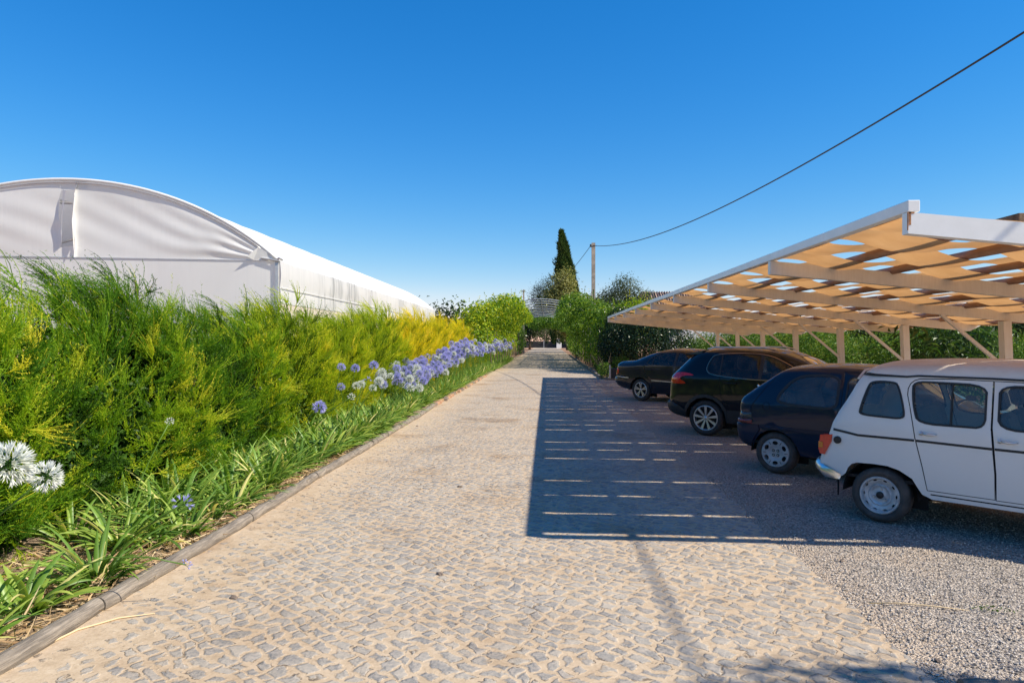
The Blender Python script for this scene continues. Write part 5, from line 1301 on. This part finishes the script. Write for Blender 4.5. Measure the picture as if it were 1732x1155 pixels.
# weed on the gravel
v, f, t = leafy_mesh(77, [(0, 0, .01, .16, .03, .015)], 60, .02); o = link('green_weed', npmesh('green_weed', v, f, M['citrus'], t), None, at(1680, 1034, 2044/(1034-575))); o.location.z = .01; o.rotation_euler = (0, 0, -.3); tag(o, 'small creeping green weed on the gravel near the right edge', 'weed')

# ------------------------------------------------------------------ arbour over the road with climbing vines
def arbor():
    T = empty('road_arbour', (0, 0, 0)); tag(T, 'bare grey metal hoop arbour arching over the road', 'arbour')
    XL, XR, ZE, ZA = -3.7, 2.9, 3.25, 4.5
    ysn = [45.5, 48, 51, 55, 59, 63, 67, 71, 75, 79]
    def arc(u):
        x = XL+(XR-XL)*u; return (x, ZE+(ZA-ZE)*(1-(2*u-1)**2)**.8 if 0 < u < 1 else ZE)
    for y in ysn:
        m = MB(); pts = [(XL, y, 0), (XL, y, ZE)]+[(arc(i/16)[0], y, arc(i/16)[1]) for i in range(1, 16)]+[(XR, y, ZE), (XR, y, 0)]
        m.tube(pts, .034, 6); m.obj('hoop', M['galv'], T, smooth=True)
    for u in (.12, .5, .88):
        m = MB(); x, z = arc(u); m.tube([(x, 45.5, z+.05), (x, 79, z+.05)], .03, 6); m.obj('ridge_bar', M['galv'], T)
arbor()
# left climber
bl = [(-4.25, 41+3.2*i, 1.9, 1.0, 2.0, 2.0) for i in range(12)] + [(-3.9, 41.5+3.1*i, 3.3, 1.15, 1.9, .95) for i in range(12)] + [(-4.9, 40.6, 2.0, .9, .9, 2.0)] + [(-2.6, 43.0+3.1*i, 4.1, 1.2, 1.9, .65) for i in range(11)]
v, f, t = merge([leafy_mesh(31, bl, 42000, .19, .45, .3, .6), sprigs(32, bl, 500, .6, .12, 9, (.2, -.2, .5))])
T = empty('climbing_vine', (-4, 41, 0)); tag(T, 'yellow-green climbing vine covering the left side of the arbour', 'vine'); o = link('foliage', npmesh('vine', v-np.array((-4, 41, 0)), f, M['vine'], t), T)
m = MB(); rg = random.Random(1)
for i in range(14): m = MB(); yb = i*2.6; m.tube([(.7, yb, 0), (.6, yb+rg.uniform(-.2, .2), 1.2), (.3, yb+rg.uniform(-.4, .4), 2.6)], [.05, .04, .02], 5); m.obj('stem', M['bark'], T)
bl = [(3.45, 41+3.0*i, 1.7, .95, 1.9, 1.9) for i in range(14)] + [(3.0, 43+3.0*i, 3.4, 1.15, 1.9, 1.0) for i in range(13)] + [(4.3, 40+2.5*i, 2.2, 1.2, 1.5, 1.9) for i in range(6)] + [(1.85, 43.2+3.1*i, 4.15, 1.15, 1.9, .65) for i in range(11)]
v, f, t = merge([leafy_mesh(41, bl, 44000, .19, .45, .3, .6), sprigs(42, bl, 500, .6, .12, 9, (-.2, -.2, .5))])
T = empty('climbing_vine', (3.4, 40, 0)); tag(T, 'dense green climbing vine covering the right side of the arbour', 'vine'); link('foliage', npmesh('vine', v-np.array((3.4, 40, 0)), f, M['vine_shaded'], t), T)
m = MB()
for i in range(14): m = MB(); yb = i*2.6; m.tube([(-.4, yb, 0), (-.4, yb+rg.uniform(-.2, .2), 1.2), (-.3, yb+rg.uniform(-.4, .4), 2.6)], [.05, .04, .02], 5); m.obj('stem', M['bark'], T)
bl = [(-1.2+1.2*i, 80+1.5*j, 4.1-.25*abs(i-1.2), 1.4, 1.8, .8) for i in range(4) for j in range(9)] + [(-3.6, 80+2*i, 2, .9, 1.6, 2.2) for i in range(8)] + [(3.4, 80+2*i, 2, .9, 1.6, 2.2) for i in range(8)]
v, f, t = leafy_mesh(43, bl, 13000, .24, .4, .3, .6); T = empty('climbing_vine', (0, 80, 0)); tag(T, 'dark leafy tunnel of vines closing over the far end of the arbour', 'vine'); link('foliage', npmesh('vine', v-np.array((0, 80, 0)), f, M['vine_shaded'], t), T)
m = MB()
for i in range(5): m = MB(); m.tube([(-3.3, i*3.5, 0), (-3.3, i*3.5, 3.2)], .05, 5); m.obj('stem', M['bark'], T)
# plants and shrubs at the foot of the right climber
def shrub(name, x, y, blobs, n, size, mat, label, cat='shrub', group=None, seed=1, th=1.0, tr=.05, spr=0, **kw):
    T = empty(name, (x, y, 0)); tag(T, label, cat, group); ps = [leafy_mesh(seed, blobs, n, size, **kw)]
    if spr: ps.append(sprigs(seed+1, blobs, spr, size*4, size*.8, 8))
    v, f, t = merge(ps); o = link('foliage' if cat != 'tree' else 'crown', npmesh('leaves', v, f, M[mat], t), T); trunk_obj(T, th, tr, random.Random(seed), name='stem' if cat != 'tree' else 'trunk'); return T
shrub('dark_shrub', 5.2, 36.5, [(0, 0, 1.5, 1.9, 2.0, 1.7), (-1.3, .6, 1.3, 1.2, 1.4, 1.4), (1.2, -.3, 1.3, 1.4, 1.5, 1.5), (.3, .2, 2.4, 1.3, 1.4, 1.0)], 16000, .13, 'darkleaf', 'large dark glossy-leaved shrub behind the far end of the carport', seed=51, th=1.6, tr=.1, spr=150)
shrub('dark_shrub', 3.9, 38.5, [(0, 0, 1.4, 1.1, 1.4, 1.5), (.2, 0, 2.6, .9, 1.2, 1.1)], 7000, .13, 'darkleaf', 'dark shrub between the arbour vine and the large dark shrub', seed=52, th=1.4, tr=.08, spr=80)
shrub('leafy_tree', 5.4, 42.5, [(0, 0, 3.2, 1.3, 1.4, 1.2), (-.6, 0, 2.3, 1.1, 1.2, 1.2), (.8, 0, 2.5, 1.2, 1.2, 1.2)], 7000, .16, 'vine', 'light green leafy tree top between the vine and the tiled roof', 'tree', seed=53, th=2.2, tr=.1, spr=120)
for i in range(5): shrub('low_plant', 2.75+.1*i, 31.5+2.1*i, [(0, 0, .3, .4, .8, .38)], 500, .09, 'citrus', 'low green plant number %s from the planter, along the right road edge' % ['one', 'two', 'three', 'four', 'five'][i], 'plant', 'low plants along the right road edge', seed=60+i, th=.3, tr=.02)
m = MB(); T = empty('planter_box', (3.35, 31.0, 0)); tag(T, 'dark wooden planter box with pale corner post at the road edge', 'planter')
m.box((0, 0, .27), (.95, .5, .46), bev=.01); m.obj('box', M['plastic'], T); m = MB(); m.box((-.1, -.05, .03), (1.3, .7, .06), bev=.01); m.obj('base_board', M['logwood'], T); m = MB(); m.box((-.53, -.28, .30), (.08, .08, .58), bev=.01); m.lathe([(0, .66), (.03, .64), (.045, .60), (.04, .57)], 10, 'z', (-.53, -.28, 0)); m.obj('corner_post', M['galv'], T)
shrub('potted_plant', 3.35, 31.0, [(0, 0, .75, .42, .3, .32)], 500, .09, 'citrus', 'light green plant growing in the dark planter box', 'plant', seed=66, th=.6, tr=.02)
m = MB(); m.box((0, 0, 0), (.6, .12, .06), bev=.01)
# right-hand road kerb beyond the carport
m = MB()
for i in range(12): 
    a = 31.5+i*4; q = MB(); q.box((2.5+(a-31)*.003, a+2, .05), (.14, 3.98, .12), bev=.015); o = q.obj('edging_beam', M['logwood']); tag(o, 'dark timber edging the right side of the road before the vines', 'edging', 'timbers along the right road edge')

# ------------------------------------------------------------------ poles, cable
def pole(x, y, h, label, w=.30):
    T = empty('utility_pole', (x, y, 0)); tag(T, label, 'pole'); m = MB()
    for s in (-1, 1): m.bar((s*w*.40, 0, -.1), (s*w*.28, 0, h*.62), w*.30, w*.7, up=(0, 1, 0))
    m.bar((0, 0, -.1), (0, 0, h*.62), w*.5, w*.25, up=(0, 1, 0))
    m.bar((0, 0, h*.62), (0, 0, h), w*.85, w*.7, up=(0, 1, 0))
    m.obj('shaft', M['concrete'], T); q = MB(); q.tube([(-.18, -.1, h-.25), (.22, -.1, h-.2)], .025, 6); q.lathe([(0, h-.1), (.05, h-.1), (.06, h-.3), (0, h-.3)], 8, 'z', (-.2, -.1, 0)); q.obj('cable_bracket', M['black_rubber'], T)
M['concrete'] = simple('concrete_pole', (.42, .34, .27), .9, 0, .25, 5, bs=.3)
pole(3.25, 48, 8.55, 'slotted concrete utility pole rising behind the right arbour vine'); pole(-3.05, 90, 8.4, 'thin far utility pole behind the left arbour vine', .22)
pole(9.3, -4.0, 8.4, 'concrete utility pole standing behind the camera on the right')
def cable(a, b, sag, r, label, n=60):
    a = Vector(a); b = Vector(b); pts = []
    for i in range(n+1):
        t = i/n; p = a.lerp(b, t); p.z -= sag*4*t*(1-t); pts.append(p)
    m = MB(); m.tube(pts, r, 6); o = m.obj('overhead_cable', M['black_rubber'], smooth=True); tag(o, label, 'cable')
cable((3.25, 47.9, 8.35), (9.2, -4.0, 8.1), 1.92, .019, 'black overhead cable sweeping from the concrete pole to the top right corner')
cable((3.05, 48.1, 8.35), (-3.0, 90, 8.25), 1.6, .019, 'black overhead cable from the concrete pole down to the far pole')

# ------------------------------------------------------------------ background trees
T = empty('cypress_tree', (3.6, 120, 0)); tag(T, 'tall narrow dark cypress rising above the arbour', 'tree')
rng = np.random.default_rng(70); n = 26000; z = rng.uniform(0, 1, n)**.8; az = rng.uniform(0, 6.28, n); rad = 3.1*(1-z)**.85*(1+.22*np.sin(az*3+z*9)+.20*np.sin(z*31+az*4)+.12*np.sin(z*67+az*7))*rng.uniform(.6, 1, n)**.5
P = np.stack([np.cos(az)*rad - 1.5*z**1.6+.4, np.sin(az)*rad, 1+z*19.6], 1); k_ = rng.integers(0, 9, n); sp_ = (np.sin(az*1.0+k_*2.4) > .93) & (np.cos(az) < .2); P[:, 0] -= np.where(sp_ & (np.sin(z*45) > .3), rng.uniform(0, 2.4, n)*(1-z)**.7, 0)
D = nrm(np.stack([np.cos(az)*.4, np.sin(az)*.4, np.ones(n)], 1)+rng.normal(size=(n, 3))*.25)
v, f, t = ribbons(P, D, rng.uniform(.4, .9, n), np.full(n, .16), np.zeros((n, 3)), 2, rng, rng.uniform(0, .9, n)); link('crown', npmesh('crown', v, f, M['cypress'], t), T); trunk_obj(T, 3, .3, random.Random(1))
shrub('pale_tree', 3.9, 100, [(0, 0, 5.0, 3.2, 3, 2.6), (-1.5, 0, 8.0, 1.9, 2, 2.6), (-2.3, 0, 6.2, 2.4, 2, 2), (1.9, 0, 6.3, 2.0, 2, 1.8), (-1.3, 0, 10.3, 1.3, 1.4, 1.6), (3.4, 0, 5.2, 2.0, 2, 1.8), (-3.4, 0, 6.0, 1.9, 2, 2.2), (-2.9, 0, 7.6, 1.3, 1.4, 1.6)], 26000, .34, 'oliveyellow', 'pale yellow-green tree in front of the cypress', 'tree', seed=71, th=4, tr=.3, clump=14)
shrub('dark_tree', -.4, 168, [(0, 0, 12, 2.8, 2.6, 4), (-1.8, 0, 12.6, 2.0, 1.8, 2.8), (1, 0, 15.0, 1.9, 1.6, 2.6)], 4500, .34, 'darkleaf', 'small dark tree left of the pale tree, behind the arbour hoops', 'tree', seed=72, th=4, tr=.25, clump=14)
shrub('olive_tree', 6.6, 60, [(0, 0, 4.2, 2.2, 2, 1.9), (-1.4, 0, 4.7, 1.5, 1.5, 1.4), (.3, 0, 6.2, 1.2, 1.2, 1.1), (1.7, .2, 4.9, 1.1, 1.1, 1.2), (-.4, 0, 5.4, 1.3, 1.3, 1.2)], 13000, .17, 'olive', 'grey-green olive tree between the pole and the tiled roof', 'tree', seed=73, th=3.5, tr=.22, clump=12)
# trees and gate seen through the arbour
for i, (x, y, h, w, mt, lb) in enumerate(((-3.2, 128, 7.5, 4.0, 'olive', 'dark tree standing left of the gate at the end of the road'), (-.3, 175, 6.5, 4.5, 'olive', 'open-crowned olive tree beyond the gate'), (-5.5, 100, 5.0, 2.6, 'darkleaf', 'dark tree beside the far left side of the road'), (8.5, 150, 7.0, 4.0, 'olive', 'olive tree right of the gate pillar'))):
    shrub('far_tree', x, y, [(0, 0, h*.62, w, w*.8, h*.36), (w*.4, 0, h*.75, w*.6, w*.6, h*.24), (-w*.4, 0, h*.72, w*.6, w*.6, h*.22)], 4500, .45, mt, lb, 'tree', seed=80+i, th=h*.55, tr=.25, clump=16)
T = empty('entrance_gate', (0, 150, 0)); tag(T, 'low dark entrance gate closing the far end of the road', 'gate')
for i in range(4):
    q = MB(); q.box((-5.6+3.3*i, 0, .8), (3.1, .08, 1.35)); q.obj('gate_panel', M['black_rubber'], T); q = MB(); q.box((-7.25+3.3*i, 0, .9), (.14, .14, 1.8)); q.obj('gate_post', M['galv'], T)
m = MB(); m.box((0, 0, 1.0), (1.05, .6, 2.0), bev=.03); m.box((0, 0, 2.04), (1.2, .75, .1), bev=.02); o = m.obj('gate_pillar', M['fascia']); o.location = (2.6, 147, 0); tag(o, 'white square gate pillar at the right of the road end', 'pillar')
m = MB(); m.box((0, 0, .6), (40, .4, 1.2)); o = m.obj('boundary_wall', simple('grey_wall', (.16, .17, .17), .9)); o.location = (-4, 156, 0); tag(o, 'low dark boundary wall behind the gate', 'wall')

# ------------------------------------------------------------------ houses
def tile_mat():
    m, t, b = new_mat('roof_tiles'); w = N(t, 'ShaderNodeTexWave'); w.inputs['Scale'].default_value = 3.2; w.inputs['Distortion'].default_value = .6; w.bands_direction = 'X'; co = objco(t); t.links.new(co, w.inputs['Vector'])
    r = ramp(t, [(.2, (.14, .08, .06)), (.45, (.36, .24, .18)), (.6, (.48, .36, .29)), (.85, (.30, .20, .15))], math_n(t, 'ADD', math_n(t, 'MULTIPLY', w.outputs[0], .45), math_n(t, 'MULTIPLY', noise_n(t, co, 6, 5, .7), .55)))
    t.links.new(r.outputs[0], b.inputs['Base Color']); b.inputs['Roughness'].default_value = .9; bump(t, b, w.outputs[0], .9, .08); return m
M['tiles'] = tile_mat(); M['render'] = simple('brown_render', (.40, .28, .20), .9, 0, .15, 2); M['whitewash'] = simple('whitewash', (.80, .80, .80), .9, 0, .05, 1)
T = empty('tiled_house', (11.6, 66, 0)); tag(T, 'old brown house with a weathered clay tile roof behind the carport', 'house')
m = MB(); m.box((0, 0, 2.35), (6.4, 5.5, 4.7)); m.obj('wall', M['render'], T)
m = MB(); m.box((-2.2, -2.76, 3.9), (.8, .04, .9)); m.obj('window', M['dark'], T); m = MB(); m.box((.2, -2.76, 3.9), (.8, .04, .9)); m.obj('window', M['dark'], T)
m = MB(); 
def rooff(m, L, Wd, z0, z1, th=.12):
    m.add([(-L, -Wd, z0), (L, -Wd, z0), (L*.72, 0, z1), (-L*.72, 0, z1), (-L, Wd, z0), (L, Wd, z0), (-L, -Wd, z0-th), (L, -Wd, z0-th), (L, Wd, z0-th), (-L, Wd, z0-th)], [(0, 1, 2, 3), (5, 4, 3, 2), (4, 0, 3), (1, 5, 2), (6, 7, 1, 0), (7, 8, 5, 1), (8, 9, 4, 5), (9, 6, 0, 4), (9, 8, 7, 6)])
    for i in range(int(L*2/.24)):
        x = -L+.12+i*.24; k = max(0, (abs(x)-L*.72)/(L*.28)); m.tube([(x, -Wd-.02, z0+.03), (x, -Wd*k-.02, z0+(z1-z0)*(1-k)+.03)], .07, 6)
rooff(m, 3.6, 3.1, 4.85, 6.35); m.obj('roof', M['tiles'], T)
T = empty('white_building', (10.6, 50, 0)); tag(T, 'low white building showing under the far carport rafters', 'house')
m = MB(); m.box((.4, 0, 1.55), (4.8, 5, 3.1)); m.obj('wall', M['whitewash'], T); m = MB(); m.box((.4, 0, 3.15), (5.0, 5.2, .12)); m.obj('parapet', M['whitewash'], T); m = MB(); m.box((-1.5, -2.52, 2.6), (.5, .05, .5)); m.obj('window', M['dark'], T)

# ------------------------------------------------------------------ orchard behind the carport
bush_meshes = []
for i in range(5):
    rng = np.random.default_rng(90+i); b = [(rng.uniform(-.4, .4), rng.uniform(-.5, .5), .95+rng.uniform(-.1, .2), rng.uniform(.9, 1.2), rng.uniform(.9, 1.2), rng.uniform(.8, 1.0)) for _ in range(4)]
    v, f, t = merge([leafy_mesh(90+i, b, 4600, .12, .3, .4, .5, 9), sprigs(95+i, b, 260, .45, .08, 10)]); bush_meshes.append(npmesh('bush', v, f, M['citrus'], t))
    
rg = random.Random(12); sg = ['first', 'second', 'third', 'fourth', 'fifth', 'sixth', 'seventh', 'eighth', 'ninth', 'tenth', 'eleventh', 'twelfth', 'thirteenth', 'fourteenth', 'fifteenth']
def bush(x, y, k, sc, label, group, mat=None):
    T = empty('orchard_bush', (x, y, 0), rg.uniform(0, 6.28)); T.scale = (sc, sc, sc*rg.uniform(.92, 1.08)); tag(T, label, 'bush', group); o = link('foliage', bush_meshes[k], T)
    if mat: o.material_slots[0].link = 'OBJECT'; o.material_slots[0].material = M[mat]
    m = MB(); m.tube([(0, 0, -.05), (.03, .02, .5), (0, 0, 1.1)], [.06, .05, .03], 6); m.obj('stem', M['bark'], T, smooth=True)
row = [(10.9, 20.3, .92), (11.2, 22.9, 1.0), (11.0, 26.7, .88), (11.3, 28.9, 1.08), (10.9, 31.4, 1.0), (11.2, 33.8, 1.1), (10.6, 36.8, 1.12), (10.9, 39.6, 1.15), (9.3, 40.5, 1.05), (8.2, 38.2, .95)]
for i, (x, y, s) in enumerate(row): bush(x, y, i % 5, s, 'green orchard bush behind the carport posts, %s of the front row counting from the right' % sg[i], 'front row of orchard bushes')
row2 = [(14.5, 19, .95), (15.2, 24, 1.0), (14.8, 27.5, 1.05), (15.3, 31.5, 1.05), (14.6, 35.5, 1.1), (15.0, 40, 1.15), (19, 27, 1.0), (20, 33, 1.05), (24, 34, 1.0), (28, 38, 1.05), (33, 44, 1.1), (37, 47, 1.1), (26, 43, 1.1), (42, 55, 1.2), (36, 58, 1.2)]
for i, (x, y, s) in enumerate(row2): bush(x, y, (i+2) % 5, s, 'orchard bush of the rear rows beyond the carport, %s from the near end' % sg[i], 'rear rows of orchard bushes')
v, f, t = leafy_mesh(110, [(0, 0, 1.3, 1.1, 1.1, 1.1), (.3, .3, 1.9, .8, .8, .6)], 1500, .26, .2, .5, .32, 8); 
for i, (x, y, s, mt, lb) in enumerate(((9.6, 16.9, .92, 'loquat', 'broad-leaved loquat tree between the first two carport posts'), (11.2, 19.0, .9, 'loquat', 'dark broad-leaved tree left of the second carport post'))):
    T = empty('broad_leaved_tree', (x, y, 0)); T.scale = (s, s, s); tag(T, lb, 'tree'); link('crown', npmesh('crown', v, f, M[mt], t), T); trunk_obj(T, 1.2, .05, random.Random(i))
rng = np.random.default_rng(120)
for i in range(16):
    a = R(8+i*2.6); d = 118+rng.uniform(-6, 6); x = math.sin(a)*d; y = math.cos(a)*d; h = rng.uniform(3.6, 4.8)
    if i == 0: v, f, t = leafy_mesh(121, [(0, 0, 2.4, 3.2, 3, 1.9), (1.8, 0, 2.6, 2.2, 2, 1.6), (-2, 0, 2.3, 2.2, 2, 1.5)], 3500, .5, .4, .3, .6, 12); ft = npmesh('far', v, f, M['far'], t)
    T = empty('far_tree', (x, y, 0), rng.uniform(0, 6)); T.scale = (1.25, 1.25, h/4.2); tag(T, 'distant dark tree on the horizon, %s from the left behind the orchard' % (sg+['sixteenth'])[i], 'tree', 'distant trees along the orchard horizon'); link('crown', ft, T); m = MB(); m.tube([(0, 0, -.1), (0, 0, 2)], .2, 5); m.obj('trunk', M['bark'], T)
for i in range(5):
    T = empty('far_tree', (-9.5-i*3.4, 62+i*3, 0), i*1.1); T.scale = (.7, .7, .98); tag(T, 'dark tree top beyond the end of the greenhouse, %s from the arbour' % sg[i], 'tree', 'trees beyond the greenhouse'); link('crown', ft, T); m = MB(); m.tube([(0, 0, -.1), (0, 0, 2)], .2, 5); m.obj('trunk', M['bark'], T)
# earth bank beyond the orchard edge
def bank(x0, x1, y, w, h, label):
    vs = []; fs = []; nx = 60; ny = 10
    for i in range(nx+1):
        for j in range(ny+1):
            u = j/ny; x = x0+(x1-x0)*i/nx; vs.append((x, y+(u-.5)*w, h*math.sin(math.pi*u)**1.3*math.sin(math.pi*i/nx)**.4*(1+.25*noise.noise(Vector((x*.8, u*3, 1))))-.02))
    for i in range(nx):
        for j in range(ny): q = i*(ny+1)+j; fs.append((q, q+ny+1, q+ny+2, q+1))
    o = link('earth_bank', npmesh('earth_bank', vs, fs, M['soil'], smooth=True)); tag(o, label, 'bank', kind='structure')
bank(12.5, 34, 21.5, 5, 1.3, 'reddish earth bank')
# tree behind the camera whose crown shades the road at the bottom edge
shrub('roadside_tree', 7.4, 1.5, [(-.9, .6, 4.6, .7, .6, .5), (0, 0, 5.3, 1.3, 1.0, .8), (-.2, .2, 3.8, .8, .6, .5)], 2200, .12, 'olive', 'roadside tree standing right of the camera, just out of view', 'tree', seed=130, th=4.0, tr=.12)
